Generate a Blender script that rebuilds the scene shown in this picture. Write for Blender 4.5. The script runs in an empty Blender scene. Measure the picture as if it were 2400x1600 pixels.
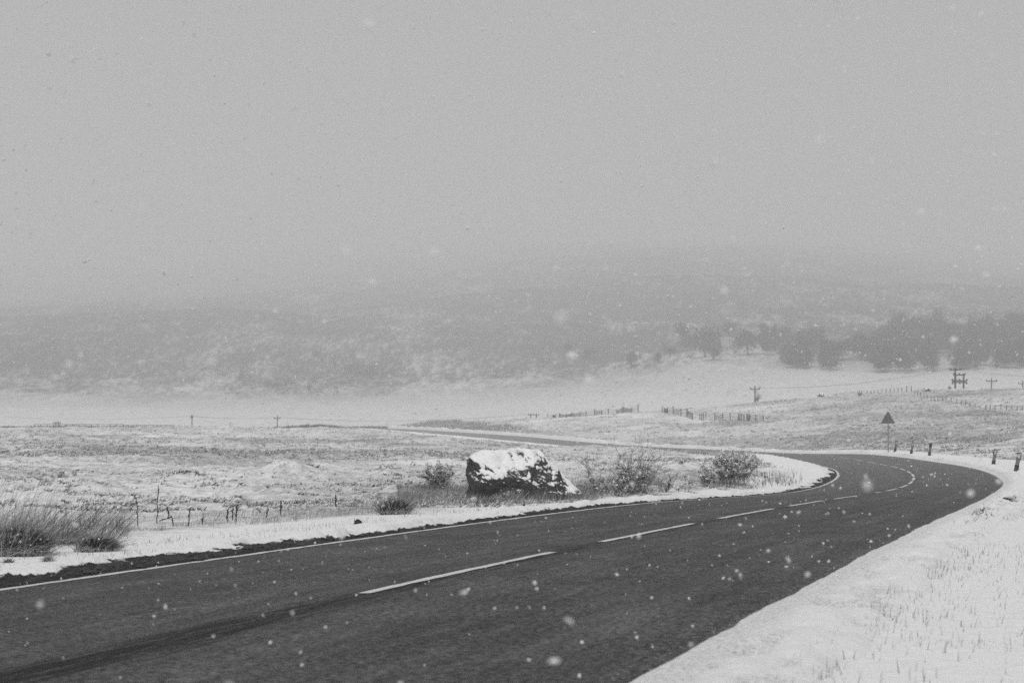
import bpy, bmesh, math, random
import numpy as np
from mathutils import Vector, Matrix

# ------------------------------------------------------------------ camera, sky, sun, exposure
scn = bpy.context.scene
F, CX, CY = 4033.0, 1200.0, 990.1            # focal length and horizon of the photograph in its own pixels
cam_data = bpy.data.cameras.new("camera")
cam = bpy.data.objects.new("camera", cam_data)
scn.collection.objects.link(cam)
scn.camera = cam
cam_data.sensor_width = 36.0
cam_data.lens = 36.0 * F / 2400.0            # about 60 mm
cam_data.shift_y = (CY - 800.0) / 2400.0
cam_data.clip_start = 0.1
cam_data.clip_end = 9000.0
cam.location = (0, 0, 0)
cam.rotation_euler = (math.radians(90), 0, 0)
cam_data.dof.use_dof = True
cam_data.dof.focus_distance = 28.0
cam_data.dof.aperture_fstop = 4.5

SUN_EL, SUN_AZ = 52.0, 200.0                  # soft light from high up, behind the camera
world = bpy.data.worlds.new("World")
scn.world = world
world.use_nodes = True
nt = world.node_tree
for n in list(nt.nodes): nt.nodes.remove(n)
wo = nt.nodes.new("ShaderNodeOutputWorld")
bg = nt.nodes.new("ShaderNodeBackground")
sky = nt.nodes.new("ShaderNodeTexSky")
sky.sky_type = 'NISHITA'
sky.sun_disc = False
sky.sun_elevation = math.radians(SUN_EL)
sky.sun_rotation = math.radians(SUN_AZ)
sky.dust_density = 6.0
bw = nt.nodes.new("ShaderNodeRGBToBW")        # the photograph is black and white
mixn = nt.nodes.new("ShaderNodeMix"); mixn.data_type = 'FLOAT'
mixn.inputs[0].default_value = 0.85           # closed cloud deck over the clear-sky gradient
nt.links.new(sky.outputs[0], bw.inputs[0])
nt.links.new(bw.outputs[0], mixn.inputs[2])
mixn.inputs[3].default_value = 1.4
nt.links.new(mixn.outputs[0], bg.inputs[0])
bg.inputs[1].default_value = 0.1
nt.links.new(bg.outputs[0], wo.inputs[0])

sun_data = bpy.data.lights.new("sun", 'SUN')
sun_data.energy = 1.5
sun_data.angle = math.radians(40)
sun = bpy.data.objects.new("sun", sun_data)
scn.collection.objects.link(sun)
a, e = math.radians(SUN_AZ), math.radians(SUN_EL)
sdir = Vector((math.sin(a) * math.cos(e), math.cos(a) * math.cos(e), math.sin(e)))
sun.rotation_euler = sdir.to_track_quat('Z', 'Y').to_euler()

vs = scn.view_settings
vs.view_transform = 'Standard'; vs.look = 'None'; vs.exposure = 0.70; vs.gamma = 1.0; vs.use_curve_mapping = False
scn.cycles.max_bounces = 6
scn.cycles.diffuse_bounces = 3
scn.cycles.glossy_bounces = 2
scn.cycles.volume_bounces = 3
scn.cycles.use_denoising = False
scn.cycles.denoising_prefilter = 'ACCURATE'
HAZE = 0.00095

rng = np.random.default_rng(11)
random.seed(11)
col = scn.collection

# ------------------------------------------------------------------ small numpy toolbox
def sstep(a, b, x):
    t = np.clip((np.asarray(x, float) - a) / (b - a), 0, 1)
    return t * t * (3 - 2 * t)

def _hash(ix, iy, k):
    h = (ix.astype(np.int64) * 374761393 + iy.astype(np.int64) * 668265263 + k * 974634777) & 0xFFFFFFFF
    h = ((h ^ (h >> 13)) * 1274126177) & 0xFFFFFFFF
    h = h ^ (h >> 16)
    return (h & 0xFFFF) / 32768.0 - 1.0

def noise(x, y, k=0):                         # value noise, about -1..1
    ix, iy = np.floor(x), np.floor(y)
    fx, fy = x - ix, y - iy
    fx = fx * fx * fx * (fx * (fx * 6 - 15) + 10); fy = fy * fy * fy * (fy * (fy * 6 - 15) + 10)
    a, b = _hash(ix, iy, k), _hash(ix + 1, iy, k)
    c, d = _hash(ix, iy + 1, k), _hash(ix + 1, iy + 1, k)
    return (a * (1 - fx) + b * fx) * (1 - fy) + (c * (1 - fx) + d * fx) * fy

def fbm(x, y, k=0, o=4, g=0.5):
    s, am = 0.0, 1.0
    for i in range(o):
        s = s + am * noise(x * 2 ** i + 17.3 * i, y * 2 ** i - 9.1 * i, k + i * 13)
        am *= g
    return s

def link_mesh(name, V, T, mat, parent=None, smooth=True, attrs=None, uv=None, loc=None):
    V = np.asarray(V, np.float32).reshape(-1, 3); T = np.asarray(T, np.int32).reshape(-1, 3)
    me = bpy.data.meshes.new(name)
    me.vertices.add(len(V)); me.vertices.foreach_set("co", V.ravel())
    me.loops.add(T.size); me.loops.foreach_set("vertex_index", T.ravel())
    me.polygons.add(len(T)); me.polygons.foreach_set("loop_start", np.arange(0, T.size, 3, dtype=np.int32))
    me.polygons.foreach_set("use_smooth", np.full(len(T), smooth))
    for k, v in (attrs or {}).items():
        at = me.attributes.new(k, 'FLOAT', 'POINT'); at.data.foreach_set("value", np.asarray(v, np.float32))
    if uv is not None:
        l = me.uv_layers.new(name="UVMap"); l.data.foreach_set("uv", np.asarray(uv, np.float32)[T.ravel()].ravel())
    me.update(calc_edges=True)
    me.materials.append(mat)
    ob = bpy.data.objects.new(name, me); col.objects.link(ob)
    if parent is not None: ob.parent = parent
    if loc is not None: ob.location = loc
    return ob

def thing(name, label, cat, loc=(0, 0, 0), group=None, rz=0):
    o = bpy.data.objects.new(name, None); col.objects.link(o)
    o.location = loc; o.rotation_euler = (0, 0, rz); o.empty_display_size = 0.2
    return tag(o, label, cat, group)

def tag(o, label=None, cat=None, group=None, kind=None):
    if label: o["label"] = label
    if cat: o["category"] = cat
    if group: o["group"] = group
    if kind: o["kind"] = kind
    return o

def grid_tris(n, m, off=0):                   # n rows of m vertices
    i, j = np.meshgrid(np.arange(n - 1), np.arange(m - 1), indexing='ij')
    a = (i * m + j).ravel() + off; b = a + 1; c = a + m; d = c + 1
    return np.concatenate([np.stack([a, b, d], 1), np.stack([a, d, c], 1)])

class MB:                                     # collects triangles for ONE mesh
    def __init__(s): s.V, s.T, s.A, s.n = [], [], [], 0
    def add(s, V, T, tone=0.0):
        V = np.asarray(V, float).reshape(-1, 3); T = np.asarray(T, int).reshape(-1, 3)
        s.V.append(V); s.T.append(T + s.n); s.n += len(V)
        s.A.append(np.broadcast_to(np.asarray(tone, float), (len(V),)).copy())
        return s
    def box(s, c, size, R=None, tone=0.0):
        v = np.array([[x, y, z] for x in (-.5, .5) for y in (-.5, .5) for z in (-.5, .5)]) * np.array(size)
        if R is not None: v = v @ np.array(R).T
        t = [(0, 1, 3), (0, 3, 2), (4, 6, 7), (4, 7, 5), (0, 4, 5), (0, 5, 1), (2, 3, 7), (2, 7, 6), (0, 2, 6), (0, 6, 4), (1, 5, 7), (1, 7, 3)]
        return s.add(v + np.array(c), t, tone)
    def tube(s, P, r, k=6, tone=0.0, cap=True):
        P = np.asarray(P, float); n = len(P); r = np.broadcast_to(np.asarray(r, float), (n,))
        d = np.gradient(P, axis=0); d /= np.linalg.norm(d, axis=1)[:, None] + 1e-12
        up = np.array([0, 0, 1.0]) if abs(d[0, 2]) < .9 else np.array([0, 1.0, 0])
        a = np.cross(d, up); a /= np.linalg.norm(a, axis=1)[:, None]; b = np.cross(d, a)
        th = np.arange(k) * 2 * math.pi / k
        V = P[:, None] + r[:, None, None] * (np.cos(th)[None, :, None] * a[:, None] + np.sin(th)[None, :, None] * b[:, None])
        T = []
        for i in range(n - 1):
            for j in range(k):
                p, q = i * k + j, i * k + (j + 1) % k
                T += [(p, q, q + k), (p, q + k, p + k)]
        if cap:
            T += [(0, j + 1, j) for j in range(1, k - 1)] + [((n - 1) * k, (n - 1) * k + j, (n - 1) * k + j + 1) for j in range(1, k - 1)]
        return s.add(V.reshape(-1, 3), T, tone)
    def build(s, name, mat, parent=None, smooth=False, loc=None):
        return link_mesh(name, np.concatenate(s.V), np.concatenate(s.T), mat, parent, smooth, {"tone": np.concatenate(s.A)}, None, loc)

def blades(B, D, L, W, bend, seg=3, tone=0.3, r=rng):
    """ribbons: base points, start directions, lengths, widths, bend vectors (added with t squared)"""
    N = len(B); D = D / (np.linalg.norm(D, axis=1)[:, None] + 1e-9)
    ph = r.uniform(0, math.pi, N)
    side = np.stack([np.cos(ph), np.sin(ph) * .5, np.zeros(N)], 1)
    side -= D * (side * D).sum(1)[:, None]; side /= np.linalg.norm(side, axis=1)[:, None] + 1e-9
    ts = np.linspace(0, 1, seg + 1)
    L = np.broadcast_to(L, (N,)); W = np.broadcast_to(W, (N,)); tone = np.broadcast_to(tone, (N,))
    V, A = [], []
    for i, t in enumerate(ts):
        p = B + D * (L * t)[:, None] + bend * (t * t)
        if i < seg:
            w = (W * (1 - .75 * t))[:, None] * side * .5
            V += [p - w, p + w]; A += [tone, tone]
        else:
            V.append(p); A.append(tone)
    V = np.stack(V, 1); A = np.stack(A, 1); m = 2 * seg + 1
    T = []
    for i in range(seg - 1): T += [(2 * i, 2 * i + 1, 2 * i + 3), (2 * i, 2 * i + 3, 2 * i + 2)]
    T.append((2 * seg - 2, 2 * seg - 1, 2 * seg))
    T = (np.array(T)[None] + (np.arange(N) * m)[:, None, None]).reshape(-1, 3)
    return V.reshape(-1, 3), T, A.ravel()

def prisms(P0, P1, R0, R1):
    P0, P1 = np.asarray(P0), np.asarray(P1); N = len(P0)
    d = P1 - P0; d /= np.linalg.norm(d, axis=1)[:, None] + 1e-9
    h = np.where(np.abs(d[:, 2:3]) < .9, np.array([[0, 0, 1.]]), np.array([[1., 0, 0]]))
    a = np.cross(d, h); a /= np.linalg.norm(a, axis=1)[:, None]; b = np.cross(d, a)
    V = []
    for P, R in ((P0, np.asarray(R0)), (P1, np.asarray(R1))):
        for k in range(3):
            t = k * 2 * math.pi / 3
            V.append(P + R[:, None] * (math.cos(t) * a + math.sin(t) * b))
    V = np.stack(V, 1)
    T = []
    for k in range(3):
        q = (k + 1) % 3; T += [(k, q, q + 3), (k, q + 3, k + 3)]
    T = (np.array(T)[None] + (np.arange(N) * 6)[:, None, None]).reshape(-1, 3)
    return V.reshape(-1, 3), T

# ------------------------------------------------------------------ materials (all greys: a black-and-white picture)
def nodes(name, rough=0.8, spec=0.3):
    m = bpy.data.materials.new(name); m.use_nodes = True
    t = m.node_tree; b = t.nodes["Principled BSDF"]
    b.inputs["Roughness"].default_value = rough
    b.inputs["Specular IOR Level"].default_value = spec
    return m, t, b

class NG:
    def __init__(s, t): s.t = t
    def n(s, typ, ins=None, **kw):
        x = s.t.nodes.new(typ)
        for k, v in kw.items(): setattr(x, k, v)
        for k, v in (ins or {}).items(): s.set(x.inputs[k], v)
        return x
    def set(s, sock, v):
        if isinstance(v, bpy.types.NodeSocket): s.t.links.new(v, sock)
        else: sock.default_value = v
    def noise(s, vec, scale, detail=4, rough=.55): return s.n("ShaderNodeTexNoise", {"Vector": vec, "Scale": scale, "Detail": detail, "Roughness": rough}).outputs[0]
    def math(s, op, a, b=0.0, c=None, clamp=False):
        x = s.n("ShaderNodeMath", {0: a, 1: b}, operation=op); x.use_clamp = clamp
        if c is not None: s.set(x.inputs[2], c)
        return x.outputs[0]
    def ramp(s, v, a, b, lo=0.0, hi=1.0, smooth=True):
        x = s.n("ShaderNodeMapRange", {0: v, 1: a, 2: b, 3: lo, 4: hi})
        x.interpolation_type = 'SMOOTHSTEP' if smooth else 'LINEAR'
        return x.outputs[0]
    def mix(s, f, a, b):
        x = s.n("ShaderNodeMix", {0: f, 2: a, 3: b}); x.data_type = 'FLOAT'
        return x.outputs[0]
    def attr(s, name): return s.n("ShaderNodeAttribute", attribute_name=name).outputs["Fac"]
    def pos(s): return s.n("ShaderNodeNewGeometry").outputs["Position"]
    def grey(s, v): return s.n("ShaderNodeCombineColor", {0: v, 1: v, 2: v}).outputs[0]
    def bump(s, h, strength, dist): return s.n("ShaderNodeBump", {"Height": h, "Strength": strength, "Distance": dist}).outputs[0]

def plain(name, lo, hi, scale=8.0, rough=.75, spec=.3, bump=0.0, snow=0.0):
    m, t, b = nodes(name, rough, spec); g = NG(t)
    tc = g.n("ShaderNodeTexCoord").outputs["Object"]
    v = g.mix(g.noise(tc, scale, 6, .65), lo, hi)
    if snow > 0:
        nz = g.n("ShaderNodeSeparateXYZ", {0: g.n("ShaderNodeNewGeometry").outputs["Normal"]}).outputs[2]
        k = g.ramp(g.math('ADD', nz, g.math('MULTIPLY', g.noise(tc, scale * 2.5, 4), .7)), 1.25 - snow, 1.4 - snow)
        v = g.mix(k, v, .78)
    t.links.new(g.grey(v), b.inputs["Base Color"])
    if bump: t.links.new(g.bump(g.noise(tc, scale * 2, 8, .7), .8, bump), b.inputs["Normal"])
    return m

def tone_mat(name, lo, hi, rough=.85, snow=.0):
    m, t, b = nodes(name, rough, .15); g = NG(t)
    v = g.mix(g.attr("tone"), lo, hi)
    if snow:
        k = g.ramp(g.noise(g.pos(), 7.0, 4, .7), .62 - snow * .25, .70 - snow * .25)
        v = g.mix(k, v, .74)
    t.links.new(g.grey(v), b.inputs["Base Color"])
    return m

# snow-dusted moor: snow with rough grass and heather showing through; "veg" says how much
m_ground, t, b = nodes("snowy_moor", .85, .15); g = NG(t); p = g.pos()
n1 = g.noise(p, 2.3, 7, .78); n2 = g.noise(p, 13.0, 5, .75); n3 = g.noise(p, .35, 5, .7)
nn = g.math('ADD', g.math('ADD', g.math('MULTIPLY', n1, .5), g.math('MULTIPLY', n2, .32)), g.math('MULTIPLY', n3, .18))
k = g.ramp(g.math('SUBTRACT', g.math('MULTIPLY_ADD', g.attr("veg"), .42, .28), nn), -.10, .12)
heath = g.mix(g.ramp(g.noise(p, 5.0, 6, .8), .3, .7), .10, .46)
heath = g.math('MULTIPLY', heath, g.ramp(g.attr("veg"), .55, .9, 1.0, .30))
v = g.mix(k, g.mix(n2, .82, .90), heath)
t.links.new(g.grey(v), b.inputs["Base Color"])
t.links.new(g.bump(g.math('ADD', g.math('MULTIPLY', n2, .5), g.noise(p, 2.2, 6, .7)), .7, .08), b.inputs["Normal"])

# verge beside the tarmac: old snow, with bare wet soil where "mud" says so and grey where a mask adds grit and painted hollow shade
m_verge, t, b = nodes("verge_snow", .8, .2); g = NG(t); p = g.pos()
n1 = g.noise(p, 9.0, 6, .7); n2 = g.noise(p, 45.0, 5, .7)
k = g.ramp(g.math('SUBTRACT', g.attr("mud"), g.math('MULTIPLY_ADD', n1, .55, g.math('MULTIPLY', n2, .45))), -.06, .06)
soil = g.mix(g.ramp(g.noise(p, 60.0, 4, .8), .35, .7), .006, .05)
gr = g.math('MULTIPLY', g.attr("grit_shade"), g.ramp(n2, .42, .66))
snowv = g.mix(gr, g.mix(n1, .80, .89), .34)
t.links.new(g.grey(g.mix(k, snowv, soil)), b.inputs["Base Color"])
t.links.new(g.mix(k, .8, .7), b.inputs["Roughness"])
t.links.new(g.bump(g.math('MULTIPLY_ADD', n2, .35, n1), .8, .035), b.inputs["Normal"])

# wet tarmac; UV = (metres left of the centre, metres along)
m_road, t, b = nodes("wet_tarmac", .7, .14); g = NG(t); p = g.pos()
uvn = g.n("ShaderNodeUVMap"); uvn.uv_map = "UVMap"
sx = g.n("ShaderNodeSeparateXYZ", {0: uvn.outputs[0]}); U, S = sx.outputs[0], sx.outputs[1]
fine = g.noise(p, 27.0, 6, .85); mid = g.noise(p, 1.3, 6, .7)
strm = g.n("ShaderNodeMapping", {"Vector": uvn.outputs[0], "Scale": (5.0, .35, 1.0)})
streak = g.noise(strm.outputs[0], 1.0, 6, .65)
v = g.mix(g.ramp(fine, .38, .64), .014, .150)
v = g.math('MULTIPLY', v, g.mix(g.ramp(mid, .3, .7), .75, 1.25)); v = g.math('MULTIPLY', v, g.mix(g.ramp(streak, .3, .7), .75, 1.25))
# paler tyre tracks, two in each lane
tr = g.math('ABSOLUTE', g.math('SUBTRACT', g.math('ABSOLUTE', g.math('SUBTRACT', g.math('ABSOLUTE', U), 1.5)), .75))
v = g.math('MULTIPLY', v, g.ramp(tr, .0, .45, 1.15, .95))
# worn, tarred joint along the middle
wob = g.math('ADD', U, g.math('MULTIPLY', g.math('SUBTRACT', g.noise(strm.outputs[0], 2.3, 5, .7), .5), .9))
joint = g.math('SUBTRACT', 1.0, g.ramp(g.math('ABSOLUTE', g.math('ADD', wob, .05)), g.ramp(S, -3.0, 2.0, .10, .02), g.ramp(S, -3.0, 2.0, .34, .14)))
joint = g.math('MULTIPLY', joint, g.math('SUBTRACT', 1.0, g.ramp(S, 1.0, 45.0, 0.0, .75)))
joint = g.math('MULTIPLY', joint, g.ramp(g.noise(strm.outputs[0], 3.1, 4, .7), .35, .52))
v = g.mix(g.math('MULTIPLY', joint, .92), v, .006)
# grains of snow blown over it, denser by the right-hand edge
edge = g.ramp(U, -3.0, -2.3, .13, 0.0)
sp = g.ramp(g.math('ADD', g.noise(p, 38.0, 3, .6), edge), .745, .785)
v = g.mix(g.math('MULTIPLY', sp, .7), v, .6)
# far stretch paled: haze and grazing sheen painted in, with thin slush
haze_slush = g.math('MULTIPLY', g.ramp(S, 15.0, 230.0, .0, 1.0, False), g.mix(streak, .35, .9))
v = g.mix(haze_slush, v, .42)
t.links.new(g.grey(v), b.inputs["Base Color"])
t.links.new(g.mix(mid, .55, .8), b.inputs["Roughness"])
t.links.new(g.bump(fine, .5, .01), b.inputs["Normal"])

m_paint, t, b = nodes("road_paint", .6, .3); g = NG(t); p = g.pos()
v = g.mix(g.ramp(g.noise(p, 30.0, 5, .75), .50, .74), .66, .20)
t.links.new(g.grey(v), b.inputs["Base Color"])

m_rock = plain("lichened_rock", .004, .11, 7.0, .9, .15, .05, snow=.26)
m_rock_dark = plain("bare_stone", .015, .05, 9.0, .85, .2, .02)
m_snow = plain("fresh_snow", .82, .9, 6.0, .85, .15, .03)
m_flake, t, b = nodes("snow_flake", .7, .2)
t.nodes.remove(b); df = t.nodes.new("ShaderNodeBsdfDiffuse"); tl = t.nodes.new("ShaderNodeBsdfTranslucent"); mx = t.nodes.new("ShaderNodeMixShader")
g = NG(t); fc = g.grey(g.mix(g.noise(g.pos(), 200.0, 2), .90, .95))
t.links.new(fc, df.inputs[0]); t.links.new(fc, tl.inputs[0]); t.links.new(df.outputs[0], mx.inputs[1]); t.links.new(tl.outputs[0], mx.inputs[2]); mx.inputs[0].default_value = .5
t.links.new(mx.outputs[0], t.nodes["Material Output"].inputs[0])
m_wood = plain("weathered_wood", .09, .20, 12.0, .85, .15)
m_pole = plain("tarred_pole", .03, .07, 6.0, .85, .2)
m_steel = plain("galvanised_steel", .16, .26, 6.0, .55, .4)
m_signback = plain("dull_grey_sign_back", .09, .16, 9.0, .6, .4)
m_black = plain("black_plastic", .015, .03, 12.0, .5, .4, snow=.05)
m_plastic = plain("grey_plastic", .10, .17, 9.0, .5, .4)
m_reflector = plain("pale_reflector", .36, .46, 20.0, .35, .5)
m_wire = plain("thin_wire", .05, .08, 1.0, .6, .3)
m_grass = tone_mat("dry_grass", .025, .50)
m_grass_snow = tone_mat("snowed_grass", .03, .45, snow=.75)
m_heather = tone_mat("heather", .05, .30, snow=.55)
m_brush = tone_mat("dark_brush", .02, .11, snow=.3)
m_twig = tone_mat("bare_twigs", .03, .12)
m_gorse = tone_mat("gorse", .03, .17, snow=.5)
m_tree = tone_mat("dark_conifer", .03, .10)
m_bark = plain("bark", .03, .07, 10.0, .9, .1)
m_clod = plain("wet_soil", .010, .05, 20.0, .55, .4)
# ------------------------------------------------------------------ the road's line: metres along, x, y, z, crossfall
ROAD = np.array([(-24.0,-9.33,-10.52,-1.363,0.011),(-19.0,-7.51,-5.86,-1.322,0.014),(-14.0,-5.72,-1.19,-1.278,0.016),(-9.0,-3.99,3.50,-1.228,0.022),(-4.0,-2.29,8.20,-1.178,0.027),(1.0,-0.64,12.92,-1.172,0.033),(6.0,0.96,17.66,-1.212,0.032),(11.0,2.54,22.40,-1.276,0.027),(16.0,4.09,27.16,-1.362,0.022),(21.0,5.62,31.92,-1.469,0.019),(26.0,7.13,36.68,-1.589,0.028),(31.0,8.62,41.46,-1.715,0.036),(36.0,10.08,46.24,-1.834,0.044),(41.0,11.48,51.04,-1.941,0.051),(46.0,12.83,55.85,-2.026,0.054),(51.0,14.10,60.69,-2.092,0.053),(56.0,15.31,65.54,-2.141,0.050),(61.0,16.43,70.41,-2.178,0.048),(66.0,17.46,75.31,-2.208,0.047),(71.0,18.39,80.22,-2.236,0.045),(76.0,19.22,85.15,-2.266,0.044),(81.0,19.95,90.10,-2.299,0.045),(86.0,20.55,95.06,-2.332,0.047),(91.0,21.05,100.03,-2.344,0.048),(96.0,21.43,105.02,-2.338,0.048),(101.0,21.71,110.01,-2.327,0.047),(106.0,21.90,115.01,-2.316,0.041),(111.0,22.01,120.01,-2.315,0.034),(116.0,22.03,125.01,-2.337,0.023),(121.0,21.94,130.01,-2.393,0.013),(126.0,21.73,135.00,-2.463,0.007),(131.0,21.38,139.99,-2.537,0.003),(136.0,20.87,144.96,-2.590,0.002),(141.0,20.20,149.92,-2.622,0.004),(146.0,19.36,154.85,-2.637,0.007),(151.0,18.35,159.74,-2.644,0.012),(156.0,17.18,164.60,-2.653,0.017),(161.0,15.87,169.43,-2.663,0.021),(166.0,14.42,174.21,-2.671,0.024),(171.0,12.87,178.97,-2.657,0.028),(176.0,11.24,183.69,-2.613,0.029),(181.0,9.54,188.39,-2.542,0.027),(186.0,7.80,193.08,-2.449,0.026),(191.0,6.04,197.76,-2.341,0.026),(196.0,4.28,202.44,-2.222,0.027),(201.0,2.52,207.12,-2.094,0.028),(206.0,0.78,211.81,-1.969,0.030),(211.0,-0.93,216.51,-1.856,0.031),(216.0,-2.60,221.22,-1.761,0.029),(221.0,-4.23,225.95,-1.683,0.027),(226.0,-5.81,230.69,-1.608,0.024),(231.0,-7.34,235.45,-1.534,0.021),(236.0,-8.80,240.23,-1.463,0.018),(241.0,-10.20,245.03,-1.398,0.015),(246.0,-11.55,249.85,-1.345,0.012),(251.0,-12.83,254.68,-1.298,0.010),(256.0,-14.05,259.53,-1.254,0.007),(261.0,-15.22,264.39,-1.213,0.005),(266.0,-16.34,269.26,-1.176,0.004),(271.0,-17.42,274.15,-1.143,0.003),(276.0,-18.47,279.04,-1.116,0.002),(281.0,-19.48,283.93,-1.095,0.002),(286.0,-20.48,288.83,-1.081,0.001),(291.0,-21.46,293.73,-1.075,0.001),(296.0,-22.43,298.64,-1.074,0.001),(301.0,-23.41,303.54,-1.077,0.000),(306.0,-24.38,308.45,-1.083,0.000),(311.0,-25.36,313.35,-1.090,0.000),(316.0,-26.35,318.25,-1.097,-0.000),(321.0,-27.34,323.15,-1.104,-0.000),(326.0,-28.35,328.05,-1.109,-0.001),(331.0,-29.37,332.94,-1.110,-0.001),(336.0,-30.41,337.83,-1.107,-0.001),(341.0,-31.46,342.72,-1.100,-0.000),(346.0,-32.52,347.61,-1.090,-0.000),(351.0,-33.60,352.49,-1.079,0.000),(356.0,-34.70,357.37,-1.067,0.000)])
_e = ROAD[-1]; ROAD = np.vstack([[-124, -46.6, -103.5, -1.9, 0.0], ROAD, [456, -56.6, 455.0, -4.0, 0.0]])
WL, WR = 3.136, 2.947                         # centre line to the left edge line and to the right edge
_y = ROAD[:, 2]
_fy = np.linspace(_y[0], _y[-1], 3000)
def _sm(v):                                   # smooth the sampled line a little
    w = np.interp(_fy, _y, v)
    k = np.hanning(35); k /= k.sum()
    return np.convolve(np.pad(w, 17, mode='reflect', reflect_type='odd'), k, mode='valid')
_fx, _fz, _fb, _fs = _sm(ROAD[:, 1]), _sm(ROAD[:, 3]), _sm(ROAD[:, 4]), _sm(ROAD[:, 0])
_fth = np.arctan2(np.gradient(_fy), np.gradient(_fx))
def road_at(y):
    i = lambda v: np.interp(y, _fy, v)
    return i(_fx), i(_fz), i(_fb), i(_fs), i(_fth)
def road_us(x, y):                            # metres left of the centre line, metres along, road level there
    xc, zc, bk, s, th = road_at(y)
    u = (xc - x) * np.sin(th)
    ya = np.clip(y + (x - xc) * np.sin(th) * np.cos(th) * (np.abs(u) < 12), _fy[0], _fy[-1])
    xc2, zc2, bk2, s2, th2 = road_at(ya)
    return u, s2, zc2 - bk2 * u
def road_pt(s, u, dz=0.0):
    y = np.interp(s, _fs, _fy); xc, zc, bk, _, th = road_at(y)
    return np.stack([xc - np.sin(th) * u, y + np.cos(th) * u, zc - bk * u + dz], -1)

# ------------------------------------------------------------------ the lie of the land
PXC = np.array([-1200, 0, 400, 800, 1200, 1640, 2000, 2400, 3600.])
DN = np.array([2, 4, 8, 15, 25, 40, 60, 80, 120, 160, 200, 250, 300, 350, 400, 450.])
ZN = np.array([
 [-1.2,-1.2,-1.2,-1.3,-1.5,-1.75,-1.9,-2.0,-1.95,-1.8,-1.6,-1.4,-1.15,-.9,-4,-6],
 [-1.2,-1.2,-1.2,-1.3,-1.5,-1.75,-1.9,-2.0,-1.95,-1.8,-1.6,-1.4,-1.15,-.9,-4,-6],
 [-1.2,-1.2,-1.2,-1.3,-1.5,-1.75,-1.95,-2.1,-2.1,-1.95,-1.75,-1.5,-1.2,-.9,-4,-6],
 [-1.2,-1.2,-1.2,-1.25,-1.4,-1.75,-2.0,-2.2,-2.3,-2.2,-2.0,-1.6,-1.1,-.75,-3.5,-5],
 [-1.2,-1.2,-1.2,-1.2,-1.35,-1.7,-2.0,-2.2,-2.45,-2.7,-2.4,-.6,.7,.3,-1.5,-1.5],
 [-1.15,-1.15,-1.15,-1.15,-1.3,-1.7,-2.0,-2.2,-2.5,-2.6,-1.6,.6,2.4,2.4,.5,1],
 [-1.15,-1.1,-1.1,-1.1,-1.25,-1.6,-2.0,-2.2,-2.25,-1.5,.0,2.8,5.2,5.4,3.2,5],
 [-1.15,-1.05,-1.0,-1.0,-1.15,-1.5,-1.75,-1.7,-1.2,-.1,1.6,4.2,6.3,6.4,4,6],
 [-1.15,-1.05,-1.0,-1.0,-1.15,-1.5,-1.75,-1.7,-1.2,-.1,1.6,4.2,6.3,6.4,4,6]])
DF = np.array([540, 610, 690, 780, 880, 980, 1150, 1400, 1800, 2400, 3100, 3700.])
YF = np.array([
 [984,958,930,885,825,775,752,742,728,705,668,620],
 [984,958,930,885,825,775,752,742,728,705,668,620],
 [984,960,935,892,840,785,745,730,714,690,650,605],
 [982,958,932,898,850,805,765,735,705,665,615,580],
 [978,950,925,897,850,800,745,695,645,605,578,562],
 [945,905,868,828,780,740,695,650,610,582,568,560],
 [930,885,850,808,765,735,705,675,640,608,588,575],
 [930,880,840,798,760,738,718,698,672,645,622,600],
 [930,880,840,798,760,738,718,698,672,645,622,600.]])
_LD = np.log(np.concatenate([DN, DF]))
_TV = np.concatenate([ZN / DN, (CY - YF) / F], 1)
_GP, _GL = np.linspace(-1200, 3600, 161), np.linspace(_LD[0], _LD[-1], 380)
_tmp = np.stack([np.interp(_GL, _LD, r) for r in _TV])
_G = np.stack([np.interp(_GP, PXC, _tmp[:, j]) for j in range(len(_GL))], 1)
def _blur(A, n, ax):
    k = np.hanning(2 * n + 3)[1:-1]; k /= k.sum()
    return np.apply_along_axis(lambda r: np.convolve(np.pad(r, n, mode='reflect', reflect_type='odd'), k, mode='valid'), ax, A)
_G = _blur(_blur(_G, 9, 0), 6, 1)
def land(x, y):
    r = np.hypot(x, y); ph = np.arctan2(x, y)
    pc = np.clip(ph, -.52, .52)
    D = np.clip(r * np.cos(pc), 2.0, 3690.0); px = np.clip(CX + F * np.tan(pc), -1199, 3599)
    a = (px - _GP[0]) / (_GP[1] - _GP[0]); c = np.clip((np.log(D) - _GL[0]) / (_GL[1] - _GL[0]), 0, len(_GL) - 1.001)
    def look(a, c):
        i, j = a.astype(int), c.astype(int); f, g = a - i, c - j
        return (_G[i, j] * (1 - f) + _G[i + 1, j] * f) * (1 - g) + (_G[i, j + 1] * (1 - f) + _G[i + 1, j + 1] * f) * g
    z = look(a, c) * D
    zb = (look(np.full_like(a, 20.), c) + look(np.full_like(a, 140.), c)) * .5 * D   # behind the camera: the two sides' mean
    w = sstep(.55, 1.5, np.abs(ph))
    return z * (1 - w) + zb * w
MOUNDS = [  # x, y, radius, height
]
def add_mound(px, D, r, h): MOUNDS.append(((px - CX) / F * D, D, r, h))
add_mound(668, 58, 1.5, .55); add_mound(705, 61, 1.3, .45); add_mound(640, 60, 1.6, .2); add_mound(439, 56, 1.0, .30); add_mound(410, 55, .8, .16)
add_mound(838, 322, 3.0, 1.6); add_mound(868, 320, 3.2, 2.2); add_mound(902, 325, 3.5, 1.7); add_mound(800, 330, 5, .5)
add_mound(1225, 232, 1.6, 1.0); add_mound(1292, 236, 2.0, 1.2); add_mound(1245, 240, 1.6, .7); add_mound(1340, 240, 1.6, .5)
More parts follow.
